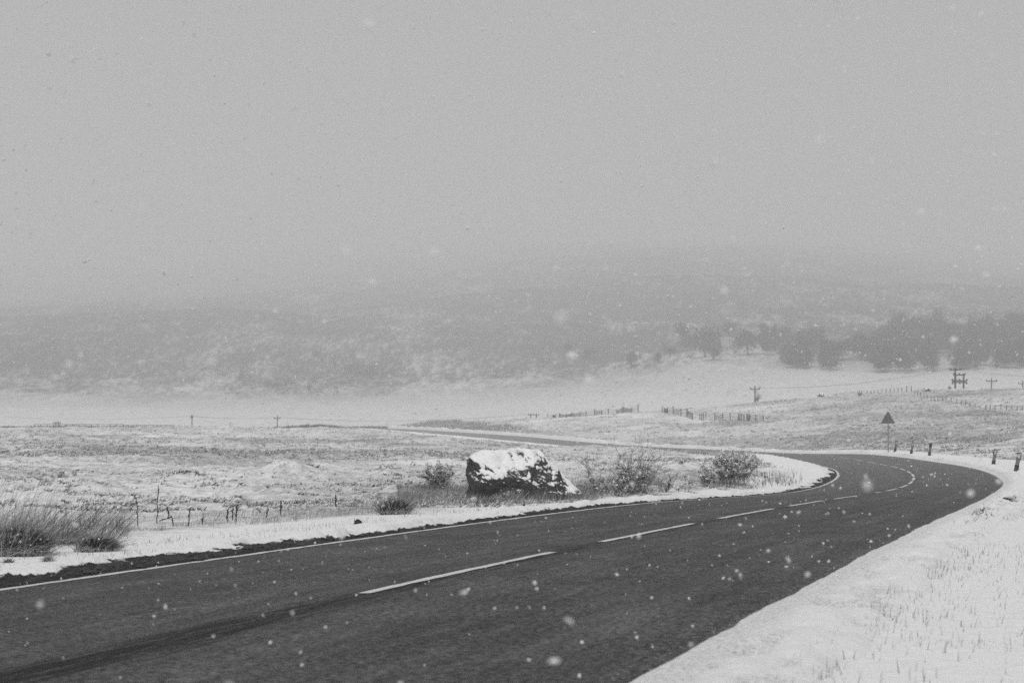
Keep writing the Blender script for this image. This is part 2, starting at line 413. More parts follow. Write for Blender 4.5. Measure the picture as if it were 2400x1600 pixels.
add_mound(120, 150, 5.0, 1.0); add_mound(60, 140, 5.0, .7); add_mound(1923, 290, 1.6, .9); add_mound(1985, 296, 2.4, .8); add_mound(1880, 286, 1.6, .5)
add_mound(2170, 300, 2.0, .6); add_mound(2205, 302, 1.8, .5); add_mound(140, 20.5, .35, .25); add_mound(165, 20.0, .3, .2)
def H(x, y, fine=True, sink=False):
    x = np.asarray(x, float); y = np.asarray(y, float)
    r = np.hypot(x, y)
    z = land(x, y)
    am = sstep(20, 60, r) * (1 - sstep(420, 520, r))
    z = z + am * (.30 * fbm(x / 22, y / 22, 3, 3) * sstep(40, 130, r) + .23 * fbm(x / 5, y / 5, 5, 2))
    far = sstep(520, 850, r)
    z = z + far * (5.0 * fbm(x / 200, y / 200, 21, 4) * sstep(560, 1100, r) + 1.3 * fbm(x / 36, y / 36, 22, 4, .6))
    for (mx, my, mr, mh) in MOUNDS:
        d2 = ((x - mx) ** 2 + (y - my) ** 2) / mr ** 2
        z = z + mh * np.exp(-d2 * 1.2)
    if fine:
        z = z + sstep(24, 45, r) * (1 - sstep(600, 900, r)) * (.115 * fbm(x / 1.3, y / 1.3, 7, 3, .6) + .05 * np.abs(fbm(x / .45, y / .45, 8, 2))) + .012 * fbm(x / .5, y / .5, 9, 3)
    u, s, zr = road_us(x, y)
    d = np.where(u > 0, u - WL, -u - WR)
    wid = np.where(u > 0, 6.0, 7.0) * np.where(r > 90, 1.6, 1.0)
    w = sstep(.4, 1, np.maximum(d, 0) / wid * .9 + .35)
    w = np.where(y > 440, 1.0, w)
    zr = zr + np.where(u < 0, .27 * sstep(.3, 1.1, d) * sstep(40, 60, s) * (1 - sstep(128, 150, s)), 0)
    z = z * w + zr * (1 - w)
    if sink: z = z - .30 * (1 - np.where(u > 0, sstep(.55, 1.35, d), sstep(.30, .85, d))) * (y < 440)
    return z
def proj(x, y, z): return CX + F * x / y, CY - F * z / y
def ground_at(px, py, d0=5.0, d1=340.0):      # the place on the ground that the photograph shows at this spot
    D = np.exp(np.linspace(math.log(d0), math.log(d1), 1500)); x = (px - CX) / F * D
    z = H(x, D); yy = CY - F * z / D
    i = np.nonzero(yy <= py)[0]
    i = i[0] if len(i) else int(np.argmin(yy))
    return np.array([x[i], D[i], z[i]])
def at_depth(px, D):
    x = (px - CX) / F * D
    return np.array([x, D, float(H(np.array([x]), np.array([D]))[0])])

def veg_cover(x, y):
    r = np.hypot(x, y); u, s, _ = road_us(x, y)
    px = CX + F * np.clip(x / np.maximum(y, 1), -.6, .6)
    v = np.interp(r, [0, 30, 60, 120, 250, 380, 520, 610, 690, 780, 950, 1200, 1650, 3000], [.36, .43, .51, .53, .53, .49, .46, .50, .60, .74, .83, .86, .86, .86])  # dips at the hill foot: paler snow painted in for mist
    v = v + .04 * sstep(1500, 2200, px) * sstep(90, 160, r) * (1 - sstep(330, 420, r))
    v = v + .09 * fbm(x / 9, y / 14, 31, 4) * (1 - sstep(300, 500, r)) + .10 * sstep(620, 760, r) * fbm(x / 34, y / 110, 33, 4, .65) + .10 * sstep(640, 800, r) * fbm(x / 2.6, y / 9, 34, 3, .8) + .10 * (1 - sstep(300, 500, r)) * fbm(x / 22, y / 40, 35, 3)
    # smooth snow on the verges
    lw = np.interp(s, [-30, 0, 12, 20, 45, 70, 100, 200], [4.5, 4.0, 2.6, 1.8, 1.8, 3.5, 2.0, 1.6])
    L = sstep(lw * .7, lw * 1.5, u - WL); v = np.where((u > 0) & (y < 430), v * L + (1 - L) * .02, v)
    rw = np.interp(s, [-30, 25, 50, 90, 200], [40, 22, 3.0, 1.0, 1.0])
    R = sstep(rw * .8, rw * 1.5, -u - WR); v = np.where((u <= 0) & (y < 430), v * R + (1 - R) * .0, v)
    return np.clip(v, 0, 1)

# ------------------------------------------------------------------ ground and hills: one polar sheet, finest where the view is
fine_a = np.radians(np.arange(-20.5, 20.51, .062))
ang = np.concatenate([np.radians(np.linspace(-180, -21.5, 70)), fine_a, np.radians(np.linspace(21.5, 180, 70))])
rad = np.concatenate([[.05, 1, 2, 3], np.exp(np.arange(math.log(4.0), math.log(430.0), .0079)), np.exp(np.linspace(math.log(430.0), math.log(3650.0), 200))])
ks = int(np.argmin(np.abs(rad - 430.0)))
def sheet(name, rr):
    R_, A_ = np.meshgrid(rr, ang, indexing='ij')
    x, y = (R_ * np.sin(A_)).ravel(), (R_ * np.cos(A_)).ravel()
    z = H(x, y, sink=True)
    T = grid_tris(len(rr), len(ang))[:, ::-1]
    return tag(link_mesh(name, np.stack([x, y, z], 1), T, m_ground, None, True, {"veg": veg_cover(x, y)}), kind="structure")
sheet("ground", rad[:ks + 1]); sheet("hills", rad[ks:])

# ------------------------------------------------------------------ road, painted lines, verges
ss = np.concatenate([np.arange(-40, 60, .5), np.arange(60, 420, 1.5)])
uu = np.array([WL + .32, WL * .66, WL * .33, 0, -WR * .33, -WR * .66, -WR - .28])
V = np.stack([road_pt(ss, np.full(len(ss), u)) for u in uu], 1).reshape(-1, 3)
uvs = np.stack([np.tile(uu, len(ss)), np.repeat(ss, len(uu))], 1)
road = tag(link_mesh("road", V, grid_tris(len(ss), len(uu)), m_road, None, True, None, uvs), kind="structure")
def ribbon(name, s0, s1, u0, w, dz=.004, ds=.25, rag=.006):
    n = max(3, int((s1 - s0) / ds) + 1); s = np.linspace(s0, s1, n)
    j = lambda k: rag * (noise(s * 3.1, s * 0 + k, 41) + noise(s * 9.0, s * 0 + k, 42))
    a, b = road_pt(s, u0 + w / 2 + j(1), dz), road_pt(s, u0 - w / 2 + j(2), dz)
    return link_mesh(name, np.stack([a, b], 1).reshape(-1, 3), grid_tris(n, 2), m_paint, road, True)
ribbon("edge_line", -40, 118, WL, .115, ds=.12, rag=.013)
for i in range(-3, 24):
    s0, L = 6.0 * i - .15, 4.3
    if i in (-1,): continue                   # worn away
    if i == 5: s0, L = 6.0 * i + 2.6, 1.5
    ribbon("centre_line_dash", s0, s0 + L, 0.0, .095, ds=.12, rag=.009)

def verge(name, side, sseq, dd):
    s, d = np.meshgrid(sseq, dd, indexing='ij'); s, d = s.ravel(), d.ravel()
    w = WL if side > 0 else WR
    rag = 0 * s if side > 0 else (.012 * fbm(s * .8, s * 0, 151, 5, .8) + .01) * (1 - sstep(60, 90, s))
    P = road_pt(s, side * (w + d + rag)); x, y = P[:, 0], P[:, 1]
    if side > 0:
        mw = np.interp(s, [-40, -6, 2, 6, 9, 11, 13, 17, 20, 30, 38, 44, 60, 74, 84, 95, 150], [.85, .9, .74, .5, .14, .10, .26, .32, .12, .05, .2, .5, .75, .5, .2, .05, .05])
        mw = mw * (.9 + .5 * fbm(s * .9, s * 0 + 3.3, 51, 3) + .35 * fbm(s * 4.5, d * 3, 59, 3)) + .04
        brk = .16 * fbm(s * 2.3, d * 5, 152, 3, .6)
        mud = -.3 * np.maximum(brk, 0) + (1 - sstep(mw * .75, mw * 1.35 + .05, d)) * .70 + .14 * np.abs(noise(s * 1.7, d * 6, 52))
        lip = .010 + .07 * sstep(mw * .8, mw * 1.3 + .1, d) * (1 + .6 * fbm(s * 1.3, d * 3, 53, 3)) + .03 * np.maximum(0, fbm(s * 5, d * 9, 54, 2)) * (mud > .3)
        grit_shade = .25 * np.exp(-((d - mw) / .25) ** 2)
    else:
        hb = np.interp(s, [-40, 20, 36, 55, 130, 250, 400], [.025, .03, .07, .15, .20, .40, .45])
        lip = .012 + hb * sstep(.0, .22, d) * (1 + .35 * fbm(s * .55, d * 2, 55, 3)) - hb * .7 * sstep(.5, .9, d)
        lip = lip + .022 * fbm(s * 2.0, d * 5.5, 56, 4, .6) * sstep(.16, .4, d) * np.interp(s, [-10, 30, 60], [1.2, 1.2, .7]) + .008 * fbm(s * 6, d * 12, 60, 3) * sstep(.03, .1, d)
        lip = lip + .09 * sstep(.25, .55, d) * np.exp(-((s - 15.5) / 3.2) ** 2)
        mud = .0 * d + .30 * np.maximum(0, fbm(s * 1.1, d * 5, 57, 3)) * sstep(.30, .45, d) * (1 - sstep(.7, .9, d)) * (1 - sstep(40, 60, s))
        mud = mud + .40 * np.exp(-((s - 16) / 3.6) ** 2) * np.exp(-((d - .62 - .08 * noise(s, s * 0, 58)) / .12) ** 2)
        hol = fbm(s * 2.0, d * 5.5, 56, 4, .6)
        grit_shade = .8 * (1 - sstep(.15, .40, d)) + .75 * sstep(.05, .7, -hol) * sstep(.2, .3, d) * (1 - sstep(.6, .8, d)); grit_shade = np.clip(grit_shade, 0, 1) * (1 - .7 * sstep(40, 70, s))  # grit by the tarmac, then grey shade painted into the hollows
    e = sstep(.75 if side > 0 else .50, dd[-1], d)
    z = (P[:, 2] + lip) * (1 - e) + (H(x, y) - .05) * e
    z = np.where(d < .001, P[:, 2] - .03, z)
    T = grid_tris(len(sseq), len(dd)); T = T if side < 0 else T[:, ::-1]
    return tag(link_mesh(name, np.stack([x, y, z], 1), T, m_verge, None, True, {"mud": mud, "grit_shade": grit_shade}), kind="structure")
sq = np.concatenate([np.arange(-16, 24, .06), np.arange(24, 80, .2), np.arange(80, 130, .6), np.arange(130, 400, 1.5)])
d_l = np.concatenate([[0, .07, .10], np.arange(.13, 1.0, .045), np.arange(1.0, 1.75, .1)])
d_r = np.concatenate([[0, .01, .03], np.arange(.05, 1.15, .03), [1.2]])
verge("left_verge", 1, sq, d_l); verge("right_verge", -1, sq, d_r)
# ------------------------------------------------------------------ the big boulder by the road
BD = float(ground_at(1230, 1168, 15, 60)[1]) - .1; SB = BD / F; RS = BD / 29.3      # real size from where it stands
bo = at_depth(1095, BD); bo[2] = -(1164 - CY) * SB
def rock_mesh(pts, cuts, amp, k, sm=1):
    bm = bmesh.new()
    for q in pts: bm.verts.new(q)
    r = bmesh.ops.convex_hull(bm, input=bm.verts[:])
    bmesh.ops.delete(bm, geom=[v for v in bm.verts if not v.link_faces], context='VERTS')
    bmesh.ops.triangulate(bm, faces=bm.faces[:])
    for c in range(cuts):
        bmesh.ops.subdivide_edges(bm, edges=bm.edges[:], cuts=1, use_grid_fill=True)
        if c < sm: bmesh.ops.smooth_vert(bm, verts=bm.verts[:], factor=.2, use_axis_x=True, use_axis_y=True, use_axis_z=True)
    bmesh.ops.triangulate(bm, faces=bm.faces[:]); bm.normal_update()
    V = np.array([v.co[:] for v in bm.verts]); N = np.array([v.normal[:] for v in bm.verts]); T = np.array([[v.index for v in f.verts] for f in bm.faces])
    bm.free()
    h = amp * (fbm(V[:, 0] * 4 + V[:, 1] * 2.2, V[:, 2] * 5 - V[:, 1] * 2, k, 4, .6) + .8 * np.abs(fbm(V[:, 0] * 1.9 - V[:, 2] * 3.3, V[:, 1] * 3 + V[:, 2], k + 5, 3, .5)))
    V = V + N * h[:, None]
    return V, T
def normals(V, T):
    fn = np.cross(V[T[:, 1]] - V[T[:, 0]], V[T[:, 2]] - V[T[:, 0]]); N = np.zeros_like(V)
    for i in range(3): np.add.at(N, T[:, i], fn)
    return N / (np.linalg.norm(N, axis=1)[:, None] + 1e-12)
def snow_on(V, T, lo, hi, thick, k, sc=5.0, extra=None):
    N = normals(V, T)
    for _ in range(3):                        # snow lies on the broad slope, not on every crumb
        M = N.copy(); C = np.ones(len(V))
        for a_, b_ in ((0, 1), (1, 2), (2, 0)):
            np.add.at(M, T[:, a_], N[T[:, b_]]); np.add.at(C, T[:, a_], 1)
        N = M / np.linalg.norm(M, axis=1)[:, None]
    q = N[:, 2] + .30 * fbm(V[:, 0] * sc + V[:, 1] * 3, V[:, 2] * sc * .8 - V[:, 1] * 2, k, 4, .65)
    if extra is not None: q = q + extra
    w = sstep(lo, hi, q)
    keep = (w[T] > .02).any(1)
    P = V + N * (-.006 + thick * w)[:, None] + np.array([0, 0, 1.]) * (thick * .5 * w)[:, None]
    return P, T[keep]
pts = [(.0, .40, .60), (.03, .95, .58), (.12, .22, .70), (.35, 1.05, .72), (.74, .45, .80), (1.05, 1.0, .76), (1.16, .40, .76), (1.26, .52, .70), (1.24, .22, .63),
       (.19, -.02, .40), (.58, -.12, .34), (.95, -.16, .32), (.10, .05, -.2), (.19, .0, .1), (.70, -.06, -.2), (1.20, -.24, -.2), (1.30, -.22, .08), (1.58, .15, .38), (1.97, .05, .00), (2.06, .1, -.2), (1.85, .75, -.2), (1.5, .9, .42), (.03, .35, -.2), (.05, 1.0, -.2)]
V, T = rock_mesh(pts, 5, .036, 61, 1); V = V * RS
boulder = thing("boulder", "large flat-topped dark boulder capped with snow beside the road", "boulder", tuple(bo))
link_mesh("rock", V, T, m_rock, boulder, False)
ex = .25 * (1 - sstep(.7, 1.0, V[:, 0])) * sstep(.36, .46, V[:, 2]) * sstep(.14, .24, V[:, 0]) - .36 * sstep(.75, 1.0, V[:, 0]) - .5 * (1 - sstep(.02, .16, V[:, 0]))
P, TT = snow_on(V, T, .46, .58, .022, 63, 9.0, ex)
link_mesh("snow_cap", P, TT, m_snow, boulder, True)
# small stone lying on the verge
st = ground_at(838, 1228, 8, 40)
sz = st[1] / F
V, T = rock_mesh([(-10, -5, -3), (9, -6, -3), (12, 4, -3), (-9, 6, -3), (-7, -3, 9), (0, -2, 13), (4, 2, 12), (11, 0, 6), (-6, 4, 8)], 3, .0, 65, 1)
stone = link_mesh("roadside_stone", V * sz, T, m_rock_dark, None, False, loc=tuple(st))
tag(stone, "small dark angular stone lying on the snowy verge", "stone")
# low outcrops on the moor
def outcrop(px, py, w, h, k, label, dmin=15):
    c = ground_at(px, py, dmin, 345); s = c[1] / F
    r = np.random.default_rng(k)
    q = [(math.cos(t) * w * .5 * s * r.uniform(.7, 1.05), math.sin(t) * w * .4 * s, -.2 * h * s) for t in np.linspace(0, 6.2, 8)] + [(r.uniform(-.32, .32) * w * s, r.uniform(-.2, .2) * w * s, h * s * r.uniform(.7, 1.0)) for _ in range(5)]
    V, T = rock_mesh(q, 3, h * s * .12, k, 1)
    o = thing("rock_outcrop", label, "rock", tuple(c), "rocks on the moor")
    link_mesh("rock", V, T, m_rock, o, False)
    P, TT = snow_on(V, T, .42, .65, .03 * h * s, k + 3, 2.0 / (w * s) * 4)
    if len(TT): link_mesh("snow_cap", P, TT, m_snow, o, True)
outcrop(1925, 931, 17, 7, 73, "pointed snow-capped rock on the right hill's skyline")
outcrop(2170, 914, 22, 6, 75, "flat snowy rock on the hilltop near the twin poles")

# ------------------------------------------------------------------ warning sign seen from behind
sp = ground_at(2081, 1060, 60, 200); k = sp[1] / F
sign = thing("warning_sign", "grey back of a triangular warning sign on a thin post", "road sign", tuple(sp))
zb = (1058 - 990.5) * k; w2 = 17.2 * k; ht = 30.0 * k
mb = MB(); r0 = .05
def rounded_tri(w2, zb, ht, r, y):
    P = []
    cs = [(-w2, zb), (w2, zb), (0, zb + ht)]; cen = np.mean(cs, 0)
    for i, c in enumerate(cs):
        c = np.array(c); d = (cen - c) / np.linalg.norm(cen - c); o = c + d * r * 2
        a0 = math.atan2(-d[1], -d[0])
        for q in (-1.0, -.5, 0, .5, 1.0): P.append((o[0] + r * math.cos(a0 + q), y, o[1] + r * math.sin(a0 + q)))
    return np.array(P)
n = 15; A_, B_ = rounded_tri(w2, zb, ht, r0, -.012), rounded_tri(w2, zb, ht, r0, .006)
T = [(0, i, i + 1) for i in range(1, n - 1)] + [(n, n + i + 1, n + i) for i in range(1, n - 1)]
for i in range(n): j = (i + 1) % n; T += [(i, i + n, j + n), (i, j + n, j)]
plate = MB().add(np.vstack([A_, B_]), T).build("sign_plate", m_signback, sign)
MB().tube([(0.02, -.055, -.3), (0.01, -.055, zb * .5), (0, -.055, zb + ht * .72)], .04, 10).build("post", m_steel, sign)
for zz in (zb + .12, zb + ht * .55):
    MB().box((0, -.055, zz), (.13, .09, .035)).build("clamp", m_steel, sign)
MB().box((0, -.02, zb + .05), (w2 * 1.6, .014, .03)).build("stiffener", m_steel, plate)

# ------------------------------------------------------------------ verge marker posts on the outside of the bend
def marker(px, py, D, top, dark_top, label):
    b = ground_at(px, py, 40, 200); D = b[1]; k = D / F
    dx, dz = (top[0] - px) * k, (py - top[1]) * k
    h = math.hypot(dx, dz); lean = math.atan2(dx, dz)
    o = thing("marker_post", label, "marker post", tuple(b), "leaning marker posts on the outside of the bend")
    o.rotation_euler = (0, lean, random.uniform(-.15, .15))
    W, Dp = .14, .04
    body = MB().box((0, 0, h * .5 + .06 - .1), (W, Dp, h - .12 + .2)).build("post_body", m_plastic, o)
    MB().box((0, -.004, h * .15 - .06), (W * 1.12, Dp + .018, h * .30 + .16)).build("base_sleeve", m_black, o)
    # rounded black head with a pale reflector let into it
    hh = h * .34; P = []
    for t in np.linspace(0, math.pi, 9): P.append((W * .56 * math.cos(t), h - .045 + .045 * math.sin(t)))
    P = [(W * .56, h - hh)] + P + [(-W * .56, h - hh)]; P = np.array(P); n = len(P)
    F0 = np.stack([P[:, 0], np.full(n, -Dp * .5 - .008), P[:, 1]], 1); F1 = F0 + np.array([0, Dp + .016, 0])
    T = [(0, i, i + 1) for i in range(1, n - 1)] + [(n, n + i + 1, n + i) for i in range(1, n - 1)]
    for i in range(n): j = (i + 1) % n; T += [(i, i + n, j + n), (i, j + n, j)]
    head = MB().add(np.vstack([F0, F1]), T).build("head_cap", m_black, o)
    if not dark_top:
        MB().box((0, -Dp * .5 - .010, h - hh * .5 - .012), (W * .70, .012, hh * .74)).build("reflector", m_reflector, head)
    return o
marker(2097.3, 1058.2, 113, (2102.5, 1032.7), False, "pale marker post closest to the triangular sign")
marker(2135, 1064, 104.5, (2140.8, 1035.6), False, "pale marker post second from the triangular sign")
marker(2177.7, 1068.7, 97, (2182, 1038), True, "dark-headed marker post third from the triangular sign")
marker(2327.4, 1091.9, 72, (2333.7, 1052), False, "marker post standing alone inside the end post of the row")
marker(2381, 1103.8, 63.5, (2389.8, 1060), False, "largest leaning marker post at the right end of the row")

# ------------------------------------------------------------------ power poles and wires
def pole(px, top, D, arm, label, thin=False):
    b = at_depth(px, D); k = D / F; zt = (CY - top) * k; h = zt - b[2]
    o = thing("power_pole", label, "power pole", tuple(b), "power poles along the moor")
    MB().tube([(0, 0, -.5), (0, 0, h * .5), (0, 0, h)], [.17, .15, .12], 8).build("pole", m_pole, o)
    a = arm * k / 2
    za = h - 4.0 * k
    cb = MB().box((0, -.14, za), (2 * a, .12, .20)); cb.build("crossarm", m_pole, o)
    br = MB()
    for sg in (-1, 1): br.tube([(sg * a * .45, -.16, za - .05), (0, -.16, za - .75)], .03, 5)
    br.build("arm_brace", m_pole, o)
    for xx in (-a * .95, 0, a * .95):
        z0 = za + .06 if xx else h
        MB().tube([(xx, -.14 if xx else 0, z0), (xx, -.14 if xx else 0, z0 + .16), (xx, -.14 if xx else 0, z0 + .30)], [.09, .16, .13], 6).build("insulator", m_pole, o)
    return [np.array([b[0] + xx, b[1] - .14, b[2] + za + .34]) for xx in (-a * .95, 0, a * .95)]
wl1 = pole(450, 974, 440, 5, "slim power pole left of the valley pole with the wide arm", True)
wl2 = pole(650, 976, 470, 15, "small power pole with wide crossarm on the left skyline")
wp1 = pole(1769.4, 908, 375, 22, "power pole with a bush at its foot on the hill's long skyline")
wp3 = pole(2323.8, 889, 400, 25, "power pole with crossarm right of the twin poles")
wp4 = pole(2397, 895, 430, 22, "power pole half cut by the picture's right edge")
b = at_depth(2238.8, 335); k = 335 / F
tw = thing("twin_power_pole", "twin wooden power pole with stacked crossarms on the hilltop", "power pole", tuple(b))
h1, h2, x2 = (CY - 862) * k - b[2], (CY - 875) * k - b[2], 20 * k
MB().tube([(0, 0, -.5), (0, 0, h1)], [.20, .15], 8).build("pole", m_pole, tw)
MB().tube([(x2, .1, -.7), (x2, .1, h2)], [.20, .15], 8).build("pole", m_pole, tw)
def arm(y, x0, x1, th=.13):
    th = .24; z = (CY - y) * k - b[2]; a_, c_ = (x0 - 2238.8) * k, (x1 - 2238.8) * k
    MB().box(((a_ + c_) / 2, -.2, z), (c_ - a_, .12, th)).build("crossarm", m_pole, tw); return z, a_, c_
for y, x0, x1, ups in ((866.5, 2226, 2252, (2226.5, 2238, 2251)), (878.5, 2234, 2262, (2235, 2248, 2261)), (892, 2231, 2266, (2231.5, 2248, 2265.5)), (895.5, 2231, 2266, (2232, 2249, 2265))):
    z, a_, c_ = arm(y, x0, x1)
    for q in ups:
        xx = (q - 2238.8) * k; sg = -1 if y == 895.5 else 1
        MB().tube([(xx, -.2, z), (xx, -.2, z + sg * .2), (xx, -.2, z + sg * .36)], [.10, .19, .15], 6).build("insulator", m_pole, tw)
for zz in (.55, .7):
    MB().tube([(0, -.1, h1 * zz - .25), (0, -.1, h1 * zz + .25)], .24, 8).build("collar", m_pole, tw)
wt = [np.array([b[0] + (q - 2238.8) * k, b[1] - .2, (CY - 862) * k]) for q in (2226.5, 2238, 2251)]
def span(A, B, sag, label):
    o = thing("overhead_line", label, "wire", tuple(A[1]), "overhead lines between the poles")
    t = np.linspace(0, 1, 25)
    for a_, b_ in zip(A, B):
        P = a_[None] * (1 - t)[:, None] + b_[None] * t[:, None]; P[:, 2] -= sag * 4 * t * (1 - t)
        MB().tube(P - A[1], .012, 4, cap=False).build("wire", m_wire, o)
span([q + np.array([-60., 40, 0]) for q in wl1], wl1, .7, "overhead wires leaving the slim left pole toward the picture edge")
span(wl1, wl2, .5, "overhead wires between the two poles on the left skyline")
span(wp1, wt, 1.2, "overhead wires rising from the lone pole to the twin poles")
span(wt, [q + np.array([30., 60, 2.5]) for q in wp3], .6, "overhead wires running right from the top of the twin poles")
# two far H-frames
def hframe(px, y0, D, w, label):
    b = at_depth(px, D); k = D / F; h = (CY - y0) * k - b[2]
    o = thing("h_frame_pole", label, "power pole", tuple(b))
    for xx in (0, w * k): MB().tube([(xx, 0, -.5), (xx, 0, h)], [.2, .16], 7).build("pole", m_pole, o)
    MB().box((w * k / 2, -.15, h - .35), (w * k + 1.6, .12, .16)).build("crossarm", m_pole, o)
    for xx in (-.6, w * k / 2, w * k + .6): MB().tube([(xx, -.15, h - .28), (xx, -.15, h + .1)], [.08, .06], 6).build("insulator", m_pole, o)
    return [np.array([b[0] + xx, D - .15, b[2] + h]) for xx in (-.6, w * k / 2, w * k + .6)]
hf = hframe(1244, 969, 450, 13, "faint H-shaped pole on the skyline left of the wire fence")
hframe(131, 988, 460, 6, "faint H-shaped pole behind the metal railing")
span(wl2, hf, 1.5, "overhead wires from the wide-armed left pole toward the H-shaped pole")

# ------------------------------------------------------------------ fences: each post a part, wires between
def fence(label, posts, hpx, wires=3, r=.055, net=False, d0=150, name="wire_fence", rail=False, hs=None):
    P = [ground_at(px, py, d0, 345) for px, py in posts]
    base = P[0]; o = thing(name, label, "fence", tuple(base), None)
    tops = []
    for i, q in enumerate(P):
        hp = (hs[i] if hs else hpx * random.uniform(.85, 1.15)); h = hp * q[1] / F
        lean = np.array([random.uniform(-.05, .05), random.uniform(-.03, .03), 0]) * h
        MB().tube([q - base - np.array([0, 0, .25]), q - base + lean + np.array([0, 0, h])], r * random.uniform(.85, 1.2), 6).build("post", m_wood, o)
        tops.append(q - base + lean + np.array([0, 0, h]))
    for w in range(wires):
        f = 1 - (w + .08) / wires
        for i in range(len(P) - 1):
            a_ = (P[i] - base) * (1 - f) + tops[i] * f; c_ = (P[i + 1] - base) * (1 - f) + tops[i + 1] * f
            m = (a_ + c_) / 2 - np.array([0, 0, .05 if not net else .16 * (1 if w == 0 else .4)])
            MB().tube([a_, m, c_], .010 if not net else .014, 4, cap=False).build("wire", m_wire, o)
    if net:                                   # sagging sheep netting: fine upright strands
        mb = MB()
        for i in range(len(P) - 1):
            L = np.linalg.norm(P[i + 1] - P[i]); nn_ = max(2, int(L / .28))
            for j in range(1, nn_):
                t = j / nn_; a_ = (P[i] * (1 - t) + P[i + 1] * t) - base; c_ = tops[i] * (1 - t) + tops[i + 1] * t - np.array([0, 0, .16 * 4 * t * (1 - t)])
                mb.tube([a_, a_ * .08 + c_ * .92], .009, 3, cap=False)
        if mb.n: tag(mb.build("netting", m_wire, o), kind="stuff")
    return o
xs = [1283.6, 1295.4, 1302, 1310.8, 1327, 1341.6, 1345, 1360, 1374, 1393, 1410.5, 1425.8, 1445.5, 1459.5, 1480.6, 1496]
ys = [978, 978, 978, 978, 977, 976, 976, 975, 972, 971.5, 970, 968.6, 967, 966.8, 964.5, 965]
hs = [8, 7, 7, 10, 7, 10, 8, 11, 9, 13, 9, 12, 8, 15, 10, 17]
fence("sagging net fence on uneven posts along the centre skyline", list(zip(xs, ys)), 0, 2, .07, True, 200, hs=hs)
xs = [1552, 1557, 1560, 1564.5, 1578, 1595.7, 1609.7, 1623.7]; ys = [966, 966, 966.5, 969, 971, 975, 977, 983]
fence("net fence with bunched posts dropping down the slope right of the gap", list(zip(xs, ys)), 0, 2, .07, True, 180, hs=[16, 11, 10, 15, 19, 18, 20, 16])
xs = [1640, 1644, 1648, 1654, 1674.5, 1694, 1711.7, 1730.6, 1734, 1738, 1744, 1751, 1757, 1771, 1789]
fence("enclosure fence of pale uneven stakes midway up the snowy slope", [(x, 984.5 + .1 * (i % 3)) for i, x in enumerate(xs)], 0, 2, .06, True, 150, hs=[15, 17, 18, 18, 16, 16, 18, 17, 16, 16, 15, 16, 15, 13, 12])
xs = [1600 + x / 2.94 for x in (1205, 1218, 1235, 1272, 1297, 1320, 1345, 1373, 1402, 1430, 1458, 1483, 1510, 1543, 1577)]
fence("row of dark stakes standing against the sky on the right hill", [(x, 924 - 7.0 * i / 14) for i, x in enumerate(xs)], 0, 2, .06, False, 200, hs=[7, 9, 8, 7, 7.5, 8, 8, 9, 9, 9.5, 9.5, 10, 9.5, 12.5, 12])
xs = [1600, 1620, 1640, 1663, 1685, 1712, 1735, 1760, 1790, 1815, 1850, 1890, 1920, 1950, 1980, 2015, 2050, 2090, 2118, 2152, 2193, 2230, 2267, 2305, 2340]
yb = np.interp(xs, [1600, 1640, 1712, 1850, 1950, 2050, 2193, 2340], [250, 262, 291, 296, 326, 346, 348, 360])
fence("long line of thin stakes running down the right hillside", [(1600 + x / 2.94, 840 + y / 2.94) for x, y in zip(xs, yb)], 9.5, 1, .05, False, 150)
# metal railing and boards far left
def railing(label, x0, x1, n, ytop, ybot, D, rails, name="metal_railing", solid=False):
    k = D / F; o = thing(name, label, "railing", ((x0 - CX) * k, D, (CY - ybot) * k))
    W, Hh = (x1 - x0) * k, (ybot - ytop) * k
    for i in range(n):
        xx = W * i / (n - 1); zg = float(H(np.array([(x0 - CX) * k + xx]), np.array([D]))[0]) - (CY - ybot) * k - .2
        MB().tube([(xx, 0, zg), (xx, 0, Hh)], .07, 6).build("post", m_pole, o)
    for f in rails: MB().tube([(0, -.04, Hh * f), (W / 2, -.04, Hh * f), (W, -.04, Hh * f)], .05, 6).build("rail", m_pole, o)
    if solid:
        mb_n = 14
        for i in range(mb_n): MB().box((W * (i + .5) / mb_n, .1, Hh * .38), (W / mb_n * .96, .06, Hh * .72)).build("board", m_wood, o)
railing("long grey metal railing on the left skyline, its tall middle section", 81, 288, 15, 994, 1009, 335, (1.0, .74, .48, .2))
railing("lower stretch of metal railing cut by the picture's left edge", -40, 79, 10, 999, 1010, 332, (.98, .66, .33))
railing("dark boarded fence continuing the railing toward the slim pole", 290, 408, 13, 996, 1004, 338, (1.0,), "boarded_fence", True)
# ditch stake by the boulder
q = ground_at(1227.6, 1190, 10, 60); k = q[1] / F
o = thing("short_stake", "thin short stake in the snow in front of the boulder", "stake", tuple(q))
MB().tube([(0, 0, -.1), (.005, 0, 11 * k), (0, 0, 21 * k)], [2.3 * k, 1.8 * k, .9 * k], 6).build("stake", m_wood, o)
MB().tube([(0, -.01, 4 * k), (0, -.012, 9 * k)], [3.2 * k, 2.6 * k], 6).build("bark_sleeve", m_bark, o)
